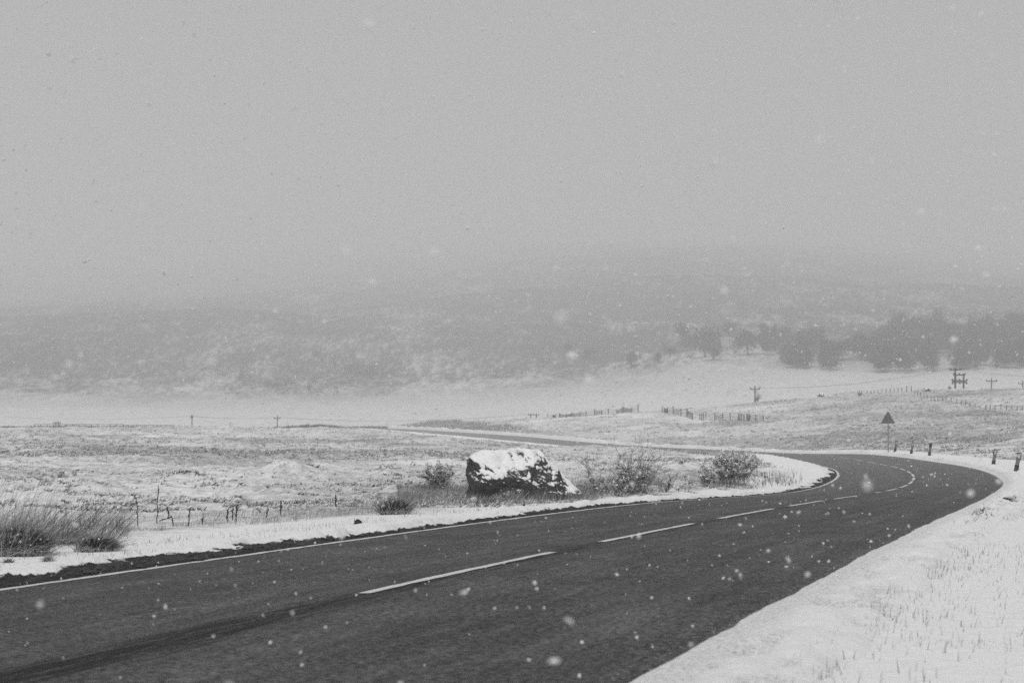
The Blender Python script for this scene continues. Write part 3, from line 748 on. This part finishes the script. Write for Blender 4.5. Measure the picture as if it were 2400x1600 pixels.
# ------------------------------------------------------------------ plants
def rnd_dirs(n, r, up=.5):
    a = r.uniform(0, 2 * math.pi, n); z = r.uniform(up, 1, n); s = np.sqrt(np.maximum(0, 1 - z * z))
    return np.stack([np.cos(a) * s, np.sin(a) * s, z], 1)
WIND = np.array([1.0, .1, 0.0])
def tussock(px, py, wpx, hpx, label, dark, n=900, seed=1, name="rush_tussock", cat="tussock", snow=True, dmin=8, lean=.35):
    c = ground_at(px, py, dmin, 330); k = c[1] / F; W, Hh = wpx * k, hpx * k; r = np.random.default_rng(seed)
    o = thing(name, label, cat, tuple(c), "tussocks and clumps on the left verge")
    nc = int(n * .6); no = n - nc
    B = np.stack([r.normal(0, W * .19, n), r.normal(0, W * .15, n), r.uniform(-.02, Hh * .1, n)], 1)
    D = np.stack([B[:, 0] / W * 1.6 + r.normal(lean * .25, .38, n), r.normal(0, .35, n), np.ones(n)], 1)
    L = Hh * np.concatenate([r.uniform(.2, .55, nc), r.uniform(.4, 1.1, no) * r.uniform(.6, 1, no)])
    bend = WIND * (L * r.uniform(-.15, .6, n) * lean * 2)[:, None] - np.array([0, 0, 1.]) * (L * r.uniform(0, .35, n))[:, None]
    tn = np.concatenate([r.normal(dark, .06, nc), r.normal(dark + .38, .30, no)])  # core blades toned dark, painting in the shade between them
    V, T, A = blades(B, D, L, np.maximum(.004, .95 * k) * r.uniform(.6, 1.5, n), bend, 3, np.clip(tn, 0, 1.2), r)
    MB().add(V, T, A).build("blades", m_grass, o)
    if dark < .03:                            # dark blades painting the deep shade in the clump's core
        m = n // 2; B = np.stack([r.normal(0, W * .17, m), r.normal(-W * .12, W * .08, m), r.uniform(-.02, Hh * .06, m)], 1); L = Hh * r.uniform(.2, .52, m)
        V, T, A = blades(B, np.stack([r.normal(.1, .3, m), r.normal(0, .3, m), np.ones(m)], 1), L, 1.5 * k * r.uniform(.6, 1.5, m), WIND * (L * .15)[:, None], 3, 0.0, r)
        MB().add(V, T, A).build("shaded_core", m_brush, o)
    if snow:
        m = n // 2
        B = np.stack([r.normal(0, W * .24, m), r.normal(-W * .05, W * .16, m), r.uniform(-.02, Hh * .1, m)], 1)
        D = np.stack([r.normal(.3, .5, m), r.normal(-.3, .4, m), np.full(m, .55)], 1); L = Hh * r.uniform(.25, .6, m)
        V, T, A = blades(B, D, L, .9 * k * r.uniform(.7, 1.6, m), -np.array([0, 0, 1.]) * (L * .45)[:, None], 3, np.clip(r.normal(.9, .15, m), 0, 1.4), r)
        MB().add(V, T, A).build("snowed_blades", m_grass, o)
    return o
tussock(26, 1302, 135, 135, "biggest dark rush tussock at the left picture edge", .0, 4200, 1, lean=.25)
tussock(62, 1296, 80, 95, "dark rush clump leaning against the big left tussock", .0, 2000, 2, lean=.35)
tussock(225, 1292, 80, 72, "second dark tussock with bent pale grass over it", .0, 2200, 3, lean=.7)
tussock(18, 1318, 26, 24, "small tuft in the snow below the big left tussock", .12, 260, 4)
tussock(110, 1316, 26, 40, "thin bent tuft between the two dark tussocks, nearer the road", .25, 160, 5, lean=.6)
tussock(922, 1205, 62, 72, "round dark-hearted tussock left of the boulder", .02, 1900, 6, lean=.5)
tussock(262, 1286, 36, 34, "small grassy clump right of the second dark tussock", .22, 420, 7)
tussock(150, 1268, 90, 60, "snow-laden grass clump between the dark tussocks, further back", .35, 1100, 8, lean=.7)
tussock(1190, 1172, 70, 34, "grass clump at the foot of the boulder's dark face", .22, 800, 9)
tussock(1140, 1178, 36, 26, "small tuft at the boulder's left foot", .1, 320, 10)

def shrub(px, py, wpx, hpx, label, kind, seed, n0=9, dmin=15, leaf=0, name="bare_shrub", cat="shrub", upx=0.0):
    c = ground_at(px, py, dmin, 340); k = c[1] / F; W, Hh = wpx * k, hpx * k; r = np.random.default_rng(seed)
    o = thing(name, label, cat, tuple(c), "shrubs")
    P0, P1, R0, R1, tips = [], [], [], [], []
    def grow(p, d, L, rad, lev):
        q = p
        for i in range(3):
            e = q + d * L / 3; P0.append(q); P1.append(e); R0.append(rad * (1 - .2 * i)); R1.append(rad * (1 - .2 * (i + 1)))
            d2 = d + r.normal(0, .18, 3); d2[2] += .05; d = d2 / np.linalg.norm(d2); q = e
            if lev > 0:
                for _ in range(2 if i < 2 else 3):
                    f = d + r.normal(0, .62, 3); f[2] = abs(f[2]) * .8 + .12; f /= np.linalg.norm(f)
                    grow(q, f, L * r.uniform(.42, .7), rad * .5, lev - 1)
            else: tips.append((q, d))
    for i in range(n0):
        a_ = r.uniform(0, 2 * math.pi); sp = r.uniform(.15, 1.0)
        d = np.array([math.cos(a_) * sp * W / Hh * .55 + upx, math.sin(a_) * sp * .6, 1.0]); d /= np.linalg.norm(d)
        grow(np.array([r.normal(0, W * .12), r.normal(0, W * .1), -.04]), d, Hh * r.uniform(.28, .75), max(.006, .55 * k), 2)
    P0, P1 = np.array(P0), np.array(P1)
    V, T = prisms(P0, P1, np.maximum(R0, .0022), np.maximum(R1, .0016))
    MB().add(V, T, np.repeat(np.clip(r.normal(.4, .25, len(P0)), 0, 1), 6)).build("branches", m_twig, o)
    if leaf:
        tp = np.array([t[0] for t in tips]); td = np.array([t[1] for t in tips]); idx = r.integers(0, len(tp), leaf)
        B = tp[idx] + r.normal(0, .03 * Hh, (leaf, 3)); D = td[idx] * .6 + rnd_dirs(leaf, r, -.2)
        L = r.uniform(.02, .06, leaf) * (1 + .3 * Hh)
        V, T, A = blades(B, D, L, L * .28, r.normal(0, .01, (leaf, 3)), 2, np.clip(r.normal(.35, .3, leaf), 0, 1), r)
        fo = MB().add(V, T, A).build("foliage", m_gorse, o)
        up = B[:, 2] > np.quantile(B[:, 2], .25); m = leaf // 2; ii = r.choice(np.nonzero(up)[0], m)
        B2 = B[ii] + np.array([0, -.01, .02]); D = rnd_dirs(m, r, .0); D[:, 2] *= .3; L = r.uniform(.04, .09, m) * (1 + .2 * Hh)
        V, T, A = blades(B2, D, L, L * .42, r.normal(0, .008, (m, 3)), 2, 1.0, r)
        tag(MB().add(V, T, A).build("snow_dusting", m_snow, fo), kind="stuff")
    return o
shrub(1025, 1146, 66, 56, "dark bushy gorse left of the boulder", 1, 21, 9, leaf=4200, name="gorse_bush")
shrub(1480, 1154, 175, 104, "large leafless shrub right of the boulder with spreading twigs", 0, 22, 24, leaf=500, upx=.12)
shrub(1400, 1160, 66, 92, "thin tall leafless shrub just right of the boulder's slope", 0, 23, 5, upx=-.05)
shrub(1440, 1160, 110, 55, "low twiggy shrub in front of the large leafless one", 0, 24, 8, leaf=200)
shrub(1562, 1152, 90, 40, "low straggling shrub beside the verge, right of the large leafless one", 0, 25, 9, leaf=200)
shrub(1705, 1136, 150, 74, "snow-dusted gorse bush inside the bend", 1, 26, 20, leaf=9000, name="gorse_bush")
shrub(1757, 1110, 60, 44, "dark compact gorse at the right end of the snow-dusted bush", 1, 27, 9, leaf=2200, name="gorse_bush")
shrub(1655, 1140, 60, 42, "low gorse on the left flank of the snow-dusted bush", 1, 28, 7, leaf=2200, name="gorse_bush")
shrub(141, 1118, 16, 14, "small lone bush on the left moor behind the tall grass", 1, 29, 5, leaf=700, name="heather_bush")
shrub(1776, 938, 10, 19, "little bush beside the lone skyline pole", 0, 30, 5, dmin=280, leaf=900, name="skyline_bush")
shrub(2014, 927, 11, 9, "bush at the left end of the skyline stakes", 1, 31, 5, dmin=250, leaf=700, name="skyline_bush")
shrub(2226, 912, 15, 8, "low bush at the foot of the twin poles", 1, 32, 5, dmin=270, leaf=700, name="skyline_bush")

def stalk(px, py, hpx, lean, label, seed, bent=0.0):
    c = ground_at(px, py, 8, 60); k = c[1] / F; h = hpx * k; r = np.random.default_rng(seed)
    o = thing("dead_stalk", label, "plant stalk", tuple(c), "dead stalks along the left verge")
    t = np.linspace(0, 1, 9)
    P = np.stack([lean * h * t + r.normal(0, .006, 9) * (t > 0), r.normal(0, .004, 9), h * t], 1)
    if bent:
        P[5:, 0] += bent * h * (t[5:] - t[4]) * 1.6; P[5:, 2] -= h * (t[5:] - t[4]) * 1.5
    P[0, 2] = -.05
    MB().tube(P, np.interp(t, [0, 1], [1.35 * k, .55 * k]), 5).build("stem", m_twig, o)
    n = 70; tt = r.uniform(.25, 1, n); B = np.stack([np.interp(tt, t, P[:, i]) for i in range(3)], 1)
    D = rnd_dirs(n, r, .1); L = r.uniform(2, 6, n) * k
    V, T, A = blades(B, D, L, L * .5, r.normal(0, .003, (n, 3)), 2, np.clip(r.normal(.4, .25, n), 0, 1), r)
    MB().add(V, T, A).build("seed_heads", m_twig, o)
stalk(323, 1232, 63, -.04, "sturdy dead stalk just right of the pale grass patch", 41)
stalk(368, 1225, 88, .04, "tallest dead stalk on the left verge", 42)
stalk(405, 1232, 44, .0, "dead stalk with a broken bent head right of the tallest stalk", 43, -.9)
stalk(396, 1216, 28, -.15, "short leaning dead stalk right beside the tallest stalk", 44)
stalk(442, 1232, 38, .06, "dead stalk with knobbly head, right of the bent one", 45)
stalk(473, 1228, 16, .25, "low slanting dead stalk alone on the verge", 46)
stalk(533, 1222, 28, .05, "leftmost of the cluster of three dead stalks", 47)
stalk(544, 1218, 33, .08, "middle of the cluster of three dead stalks", 48)
stalk(552, 1222, 38, .12, "rightmost of the cluster of three dead stalks", 49)
stalk(658, 1206, 30, .0, "single upright dead stalk midway to the dark stone", 50)
stalk(624, 1212, 16, .2, "short dead stalk left of the single upright one", 51)
stalk(786, 1186, 24, .02, "dead stalk up the bank behind the dark stone", 52)

# grass that nobody could count
def scatter_img(n, x0, x1, y0, y1, r, dmin=6, dmax=330):
    """ground spots spread evenly over a patch of the place seen between two photograph heights"""
    D = np.exp(np.linspace(math.log(dmin), math.log(dmax), 700)); px = np.linspace(x0, x1, 60)
    X = (px[:, None] - CX) / F * D[None]; Z = H(X.ravel(), np.tile(D, 60)).reshape(X.shape); YY = np.minimum.accumulate(CY - F * Z / D[None], 1)
    px_r, py_r = r.uniform(x0, x1, n), r.uniform(0, 1, n) * (y1(0) - y0(0)) * 0 + r.uniform(0, 1, n)
    py_r = y0(px_r) + (y1(px_r) - y0(px_r)) * py_r
    ic = np.clip(np.round((px_r - x0) / (x1 - x0) * 59).astype(int), 0, 59)
    d = np.array([np.interp(-p, -YY[i], D) for p, i in zip(py_r, ic)])
    x = (px_r - CX) / F * d
    return np.stack([x, d, H(x, d)], 1)
def lin(*p):
    xs, ys = [q[0] for q in p], [q[1] for q in p]
    return lambda x: np.interp(x, xs, ys)
def grass(name, label, P, h, r, tone, tsd=.12, lean=.25, w=.0035, mat=m_grass, seg=3, upvar=.25):
    n = len(P); L = h * r.uniform(.5, 1.15, n)
    D = np.stack([r.normal(lean * .5, upvar, n), r.normal(0, upvar, n), np.ones(n)], 1)
    bend = WIND * (L * r.uniform(-.1, .6, n) * lean * 1.6)[:, None] - np.array([0, 0, 1.]) * (L * r.uniform(0, .12, n))[:, None]
    V, T, A = blades(P - np.array([0, 0, .02]), D, L, w * r.uniform(.7, 1.4, n), bend, seg, np.clip(r.normal(tone, tsd, n), 0, 1.3), r)
    o = MB().add(V, T, A).build(name, mat)
    return tag(o, label, "grass", kind="stuff")
r = np.random.default_rng(77)
# tall pale grass, far left
P = scatter_img(1700, -60, 300, lin((-60, 1215), (300, 1225)), lin((-60, 1300), (120, 1285), (300, 1262)), r, 10, 40)
d = P[:, 1] / F; keepx = P[:, 0] / d + CX
hh = np.interp(keepx, [-60, 50, 110, 165, 215, 260, 300], [112, 104, 60, 48, 74, 60, 35]) * d * r.gamma(4, .25, len(P)) * (1 + .45 * fbm(P[:, 0] / .35, P[:, 1] / .8, 80, 3))
grass("tall_grass", "tall pale grass bent by wind at the left edge", P, hh, r, .58, .4, .55, .0050, upvar=.45)
P = scatter_img(260, 20, 285, lin((20, 1228), (285, 1235)), lin((20, 1280), (285, 1262)), r, 10, 40)
grass("grass_stems", "long dark bent grass stems over the left tussocks", P, 105 * P[:, 1] / F * r.uniform(.5, 1.3, len(P)), r, .1, .08, .75, .0055)
# rough band along the bank
P = scatter_img(5200, 270, 1010, lin((270, 1218), (700, 1192), (1010, 1160)), lin((270, 1250), (560, 1236), (1010, 1190)), r, 10, 60)
hh = 16 * P[:, 1] / F * (1 + .8 * np.maximum(0, fbm(P[:, 0] / .6, P[:, 1] / .9, 81, 3)))
keep = fbm(P[:, 0] / 1.1, P[:, 1] / 1.6, 82, 3) > -.25
grass("bank_grass", "thin dry grass along the foot of the left bank", P[keep], hh[keep], r, .40, .22, .3, .0038)
P = scatter_img(6500, 930, 1400, lin((930, 1140), (1100, 1140), (1400, 1150)), lin((930, 1184), (1110, 1184), (1400, 1174)), r, 15, 60)
hh = 22 * P[:, 1] / F * (1 + .8 * np.maximum(0, fbm(P[:, 0] / .5, P[:, 1] / .9, 83, 3)))
grass("bank_grass", "tangled snowy grass around the boulder", P, hh, r, .45, .28, .3, .005)
P = scatter_img(5600, 1330, 1860, lin((1330, 1130), (1650, 1110), (1860, 1108)), lin((1330, 1165), (1600, 1152), (1860, 1142)), r, 18, 90)
hh = 17 * P[:, 1] / F * (1 + .9 * np.maximum(0, fbm(P[:, 0] / .6, P[:, 1] / 1.2, 84, 3)))
keep = fbm(P[:, 0] / .9, P[:, 1] / 1.6, 85, 3) > np.interp(P[:, 0] / P[:, 1] * F + CX, [1330, 1640, 1780, 1860], [-.6, -.5, .1, .5])
grass("bank_grass", "tangled grass around the shrubs inside the bend", P[keep], hh[keep], r, .38, .26, .25, .006)
P = scatter_img(260, 1690, 1880, lin((1690, 1110), (1880, 1110)), lin((1690, 1146), (1880, 1140)), r, 25, 90)
grass("verge_stems", "dark short stems poking from the snow inside the bend", P, 19 * P[:, 1] / F, r, .08, .06, .05, .016, upvar=.1)
# short blades through verge snow, left
sv = r.uniform(-12, 34, 9000); dv = r.uniform(.5, 3.0, 9000) ; P = road_pt(sv, WL + dv); P[:, 2] = H(P[:, 0], P[:, 1])
keep = fbm(P[:, 0] * 1.4, P[:, 1] * .8, 86, 3) > .05
grass("verge_grass", "short grass blades poking through the left verge snow", P[keep], r.uniform(.04, .11, keep.sum()), r, .22, .15, .1, .005, seg=2)
# right verge: rows of blades in smooth snow
n = 36000; sv = r.uniform(-10, 46, n); dv = .5 + r.exponential(1.5, n); P = road_pt(sv, -(WR + dv)); P[:, 2] = H(P[:, 0], P[:, 1])
dens = .55 * np.exp(-((dv - .80 - .16 * noise(sv * .4, sv * 0, 88)) / .10) ** 2) * sstep(.45, .6, dv) + .34 * (fbm(P[:, 0] * .9, P[:, 1] * .35, 87, 3) > .12) + .25 * (fbm(P[:, 0] * .35, P[:, 1] * .16, 90, 3) > .30)
keep = r.uniform(0, 1, n) < dens
grass("verge_grass", "sparse dry blades poking through the smooth right verge snow", P[keep], r.uniform(.03, .095, keep.sum()), r, .20, .14, .08, .0036, seg=2, upvar=.16)
# ragged grass along the little ditch on the right verge
n = 900; sv = r.normal(15.5, 2.6, n); dv = .56 + .10 * noise(sv * .9, sv * 0, 92) + r.normal(0, .07, n); P = road_pt(sv, -(WR + dv), .07)
grass("verge_grass", "dark ragged grass lining the little ditch on the right verge", P, r.uniform(.04, .10, n), r, .15, .15, .5, .006, seg=2, upvar=.5)
# clods of soil along the left edge
n = 5200; sv = r.uniform(-14, 22, n); dv = np.abs(r.normal(.28, .17, n)) + .06; keep = dv < np.interp(sv, [-14, 2, 8, 11, 14, 18, 22], [.7, .66, .4, .15, .4, .3, .1])
P = road_pt(sv[keep], WL + dv[keep], .012); sz = r.gamma(1.3, .013, keep.sum()) + .004
ico = bmesh.new(); bmesh.ops.create_icosphere(ico, subdivisions=1, radius=1.0); IV = np.array([v.co[:] for v in ico.verts]); IT = np.array([[v.index for v in f.verts] for f in ico.faces]); ico.free()
def pebbles(P, sz, r, sq=(1, 1, .6), V0=IV, T0=IT):
    n = len(P); j = r.uniform(.7, 1.3, (n, len(V0), 1)); sc = r.uniform(.7, 1.4, (n, 1, 3)) * np.array(sq)
    V = P[:, None] + V0[None] * j * sc * sz[:, None, None]
    T = (T0[None] + (np.arange(n) * len(V0))[:, None, None]).reshape(-1, 3)
    return V.reshape(-1, 3), T
V, T = pebbles(P, np.minimum(sz, .06), r)
tag(MB().add(V, T).build("soil", m_clod), "dark wet clods of soil along the left road edge", "soil", kind="stuff")
# heather and tufts over the moor
def moor_tufts(name, label, n, lim, r, size, seed):
    px = r.uniform(-150, 2550, n * 3); D = np.exp(r.uniform(math.log(lim[0]), math.log(lim[1]), n * 3))
    x = (px - CX) / F * D; u, s, _ = road_us(x, D); vc = veg_cover(x, D)
    d = np.where(u > 0, u - WL, -u - WR)
    nz = fbm(x / 2.2, D / 2.2, 91, 4, .6)
    keep = (d > 1.5) & (vc > .2) & (nz + 1.1 * (vc - .45) > .05)
    x, D = x[keep][:n], D[keep][:n]; P = np.stack([x, D, H(x, D) - .02], 1)
    m = 7; n2 = len(P); Bp = np.repeat(P, m, 0) + np.concatenate([r.normal(0, size * .5, (n2 * m, 2)), np.zeros((n2 * m, 1))], 1)
    Dr = np.stack([r.normal(.15, .6, n2 * m), r.normal(0, .5, n2 * m), np.full(n2 * m, .6)], 1); L = size * r.uniform(.5, 1.2, n2 * m)
    V, T, A = blades(Bp, Dr, L, L * .4, WIND * (L * .3)[:, None] - np.array([0, 0, 1.]) * (L * .2)[:, None], 1, np.clip(np.repeat(r.normal(.45, .3, n2), m), 0, 1), r)
    tag(MB().add(V, T, A).build(name, m_heather), label, "heather", kind="stuff")
moor_tufts("heather", "snow-dusted heather tufts over the nearer moor", 8000, (30, 110), r, .13, 1)
moor_tufts("heather", "snow-dusted heather tufts over the farther moor", 15000, (100, 335), r, .26, 2)
# dark heather crowning the mounds
def crown_patch(name, label, px, py, wpx, n, h, d0, seed, tone=.2, depth=None, mat=None):
    rr = np.random.default_rng(seed); c = at_depth(px, depth) if depth else ground_at(px, py, d0, 340); k = c[1] / F
    x = c[0] + rr.normal(0, wpx * k * .28, n); y = c[1] + rr.normal(0, wpx * k * .25, n); P = np.stack([x, y, H(x, y)], 1)
    keep = fbm(x / (wpx * k * .12), y / (wpx * k * .12), seed, 3) > -.15; P = P[keep]; n = len(P)
    L = h * rr.uniform(.5, 1.3, n); D = np.stack([rr.normal(.2, .5, n), rr.normal(0, .4, n), np.full(n, .8)], 1)
    V, T, A = blades(P - np.array([0, 0, .02]), D, L, L * .22, WIND * (L * .4)[:, None], 2, np.clip(rr.normal(tone, .2, n), 0, 1), rr)
    o = MB().add(V, T, A).build(name, mat or m_heather); o["kind"] = "stuff"; return tag(o, label, "heather")
crown_patch("heather_patch", "dark heather on the rounded mound left of the boulder", 690, 1118, 120, 2000, .15, 20, 101, .1, 60, m_brush)
crown_patch("heather_patch", "dark heather on the small mound right of the lone bush", 439, 1127, 80, 700, .12, 20, 102, .1, 56, m_brush)
crown_patch("heather_patch", "small dark heather clump above the bent stalk", 388, 1176, 26, 240, .10, 15, 103, .1, 32)
crown_patch("heather_patch", "heather on the knoll where the far road vanishes", 875, 985, 110, 2200, .55, 200, 104, .2, 319)
crown_patch("heather_patch", "dark heather on the skyline left of the knoll", 735, 1000, 150, 3000, .6, 250, 105, .15, 335, m_brush)
crown_patch("heather_patch", "dark rough strip under the metal railing on the left skyline", 130, 1010, 300, 3600, .4, 250, 107, .2, 322, m_brush)
crown_patch("heather_patch", "dark tufts between the boarded fence and the wide-armed pole", 480, 1003, 160, 1500, .4, 250, 108, .2, 340, m_brush)
crown_patch("heather_patch", "dark heather low on the skyline under the wide-armed pole", 600, 1003, 60, 800, .5, 250, 106, .2, 345, m_brush)
# reeds and rough grass beyond the far road
n = 5200; sv = r.uniform(236, 312, n); dv = r.uniform(1.5, 9.5, n); P = road_pt(sv, -(WR + dv)); P[:, 2] = H(P[:, 0], P[:, 1])
grass("reeds", "dark rushes lining the far side of the distant road", P, .75, r, .18, .1, .2, .05, m_heather, 2)
n = 2600; sv = r.uniform(120, 175, n); dv = r.uniform(.8, 3.0, n); P = road_pt(sv, WL + dv); P[:, 2] = H(P[:, 0], P[:, 1])
grass("rough_grass", "grey rough grass on the near side of the distant road", P, .4, r, .3, .15, .2, .035, m_heather, 2)

# ------------------------------------------------------------------ trees and scrub on the far slopes
def tree_shapes(seed, n=900):
    rr = np.random.default_rng(seed); q = []
    lobes = [(rr.normal(0, .20, 2), rr.uniform(.35, .85), rr.uniform(.16, .30)) for _ in range(9)]
    for (c, z, s) in lobes:
        m = n // 9; q.append(np.concatenate([c + rr.normal(0, s * .55, (m, 2)), (z + rr.normal(0, s * .5, m))[:, None]], 1))
    C = np.concatenate(q); C[:, 2] = np.clip(C[:, 2], .12, 1.05)
    D = rnd_dirs(len(C), rr, -1); L = rr.uniform(.06, .13, len(C))
    V, T, A = blades(C, D, L * 1.1, L * 1.0, rr.normal(0, .02, (len(C), 3)), 1, np.clip(rr.normal(.4, .3, len(C)), 0, 1), rr)
    return V, T, A
SH = [tree_shapes(200 + i) for i in range(4)]
crown_me, trunk_me = [], []
for i, (V, T, A) in enumerate(SH):
    o = MB().add(V, T, A).build("crown", m_tree); crown_me.append(o.data); bpy.data.objects.remove(o)
mb = MB(); mb.tube([(0, 0, -.08), (.01, 0, .3), (0, .01, .8)], [.045, .035, .012], 6)
for a_ in (.4, 2.3, 4.4): mb.tube([(0, 0, .3), (.2 * math.cos(a_), .2 * math.sin(a_), .6)], [.02, .008], 4)
o = mb.build("trunk", m_bark); trunk_me = o.data; bpy.data.objects.remove(o)
TREES = [ # photo x, base y, height, label
 (1600, 802, 44, "tall dark tree at the upper left corner of the far wood"), (1618, 820, 34, "round tree below the tall corner tree of the far wood"),
 (1652, 838, 66, "tallest dark tree standing at the far wood's left end"), (1672, 842, 46, "dark tree tucked right of the tallest one"),
 (1708, 790, 34, "isolated tree above the far wood's upper edge"), (1752, 832, 62, "broad dark tree in the middle of the far wood"),
 (1790, 786, 26, "small tree on the far wood's ragged upper edge"), (1832, 800, 36, "dark tree right of the ragged upper edge"),
 (1480, 862, 38, "lone dark tree low on the slope left of the far wood"), (1382, 842, 26, "small faint tree farthest left on the slope"),
 (1330, 826, 20, "faintest little tree high on the slope above the fence"), (1570, 834, 22, "small round tree just left of the far wood"),
 (1542, 850, 24, "low bushy tree between the lone tree and the wood"),
 (1900, 802, 34, "tree on the wood's upper rim above the sign"),
 (1850, 850, 46, "large dark tree low in the wood's middle"), (1965, 846, 52, "wide dark tree toward the wood's right half")]
def far_at(px, py): return ground_at(px, py, 470, 1700)
for i, (px, py, h, lab) in enumerate(TREES):
    c = far_at(px, py); s = h * c[1] / F
    o = thing("far_tree", lab, "tree", tuple(c), "trees at the edge of the far wood", random.uniform(0, 6)); o.scale = (s * random.uniform(.9, 1.15), s, s)
    for nm, me in (("crown", crown_me[i % 4]), ("trunk", trunk_me)):
        q = bpy.data.objects.new(nm, me); col.objects.link(q); q.parent = o
def mass(name, label, cat, pts, mat, seed, shapes=SH, dec=2):
    rr = np.random.default_rng(seed); mb = MB()
    for (c, s) in pts:
        V, T, A = shapes[rr.integers(0, 4)]; a_ = rr.uniform(0, 6.28); V = V * np.array([1, 1, rr.uniform(.8, 1.5)]) * rr.uniform(.75, 1.0); R = np.array([[math.cos(a_), -math.sin(a_), 0], [math.sin(a_), math.cos(a_), 0], [0, 0, 1]])
        n = len(V) // 3; kk = rr.permutation(n)[:n // dec]; vi = (kk[:, None] * 3 + np.arange(3)).ravel(); t0 = T[:1]
        tt = (t0[None] + (np.arange(len(kk)) * 3)[:, None, None]).reshape(-1, 3)
        mb.add((V[vi] @ R.T) * s + c, tt, A[vi])
    return tag(mb.build(name, mat), label, cat, kind="stuff")
rr = np.random.default_rng(5); pts = []
top = lin((1780, 790), (1850, 790), (1960, 800), (2080, 780), (2110, 752), (2160, 742), (2200, 752), (2300, 762), (2480, 750))
bot = lin((1780, 850), (1850, 862), (1960, 872), (2100, 876), (2480, 860))
while len(pts) < 700:
    px = rr.uniform(1790, 2480); py = rr.uniform(top(px) + 18, bot(px))
    if noise(np.array([px / 34.]), np.array([py / 20.]), 7)[0] < -.30 + .45 * (px < 2050) * rr.uniform(0, 1): continue
    c = far_at(px, py); pts.append((c, rr.uniform(3.5, 8.5)))
mass("woodland", "dark misty wood spread along the slope on the right", "wood", pts, m_tree, 6, dec=3)
pts = []
def scrub(n, x0, x1, y0, y1, keepf, smin, smax):
    P = scatter_img(n, x0, x1, lambda x: np.full(np.shape(x), y0), lambda x: np.full(np.shape(x), y1), rr, 470, 1500)
    px, py = proj(P[:, 0], P[:, 1], P[:, 2]); ok = keepf(px, py)
    pts.extend([(c, rr.uniform(smin, smax)) for c in P[ok]])
scrub(420, 470, 810, 868, 932, lambda x, y: noise(x / 60, y / 22, 3) > -.1, 1.4, 2.8)
scrub(900, 730, 900, 828, 885, lambda x, y: np.abs((y - 828) - (x - 730) * .33) < 16, 1.1, 2.1)
scrub(260, -60, 140, 800, 900, lambda x, y: noise(x / 40, y / 25, 4) > -.2, 1.4, 2.6)
scrub(360, 1040, 1260, 790, 900, lambda x, y: noise(x / 40, y / 25, 5) > .0, 1.1, 2.1)
mass("hillside_scrub", "darker thickets of scrub low on the misty hillside", "scrub", pts, m_tree, 9, dec=14); pts = []
scrub(3600, -60, 1800, 730, 935, lambda x, y: noise(x / 90, y / 40, 6) > -.3, .7, 1.6)
mass("hillside_scrub", "dark scrub dotted over the misty hillside", "scrub", pts, m_tree, 8, dec=36)
# ------------------------------------------------------------------ haze: even snowy air round the whole place
m_haze = bpy.data.materials.new("snowy_air"); m_haze.use_nodes = True
t = m_haze.node_tree
for n_ in list(t.nodes): t.nodes.remove(n_)
out = t.nodes.new("ShaderNodeOutputMaterial"); pv = t.nodes.new("ShaderNodeVolumePrincipled")
pv.inputs["Color"].default_value = (.97, .97, .97, 1); pv.inputs["Density"].default_value = HAZE; pv.inputs["Anisotropy"].default_value = 0.0
t.links.new(pv.outputs[0], out.inputs["Volume"])
haze = MB().box((0, 0, 202), (7500, 7500, 430)).build("haze", m_haze)
tag(haze, "pale snowy air veiling the far hills", "haze", kind="stuff")

# ------------------------------------------------------------------ falling snow, real flakes through the air in front of the camera
r = np.random.default_rng(417)
def flakes(n, d0, d1, V0, T0, rad, clump):
    D = (r.uniform(d0 ** 3, d1 ** 3, n)) ** (1 / 3)
    P = np.stack([r.uniform(-.42, .42, n) * D, D, r.uniform(-.24, .33, n) * D], 1)
    ok = P[:, 2] > H(P[:, 0], P[:, 1], fine=False) + .08; P = P[ok]
    P = np.repeat(P, clump, 0); sz = rad * r.gamma(5, .2, len(P))
    if clump > 1: P = P + r.normal(0, rad * .75, P.shape)
    return pebbles(P, sz, r, (1, 1, 1.0), V0, T0)
OV = np.array([(1, 0, 0), (-1, 0, 0), (0, 1, 0), (0, -1, 0), (0, 0, 1), (0, 0, -1.)]); OT = np.array([(0, 2, 4), (2, 1, 4), (1, 3, 4), (3, 0, 4), (2, 0, 5), (1, 2, 5), (3, 1, 5), (0, 3, 5)])
mb = MB()
for a_ in (flakes(190, 1.1, 4.5, IV, IT, .0032, 3), flakes(4300, 4.5, 13, IV, IT, .0034, 2), flakes(30000, 13, 42, OV, OT, .0062, 1)): mb.add(*a_)
tag(mb.build("falling_snow", m_flake), "snowflakes falling through the air", "snow", kind="stuff")
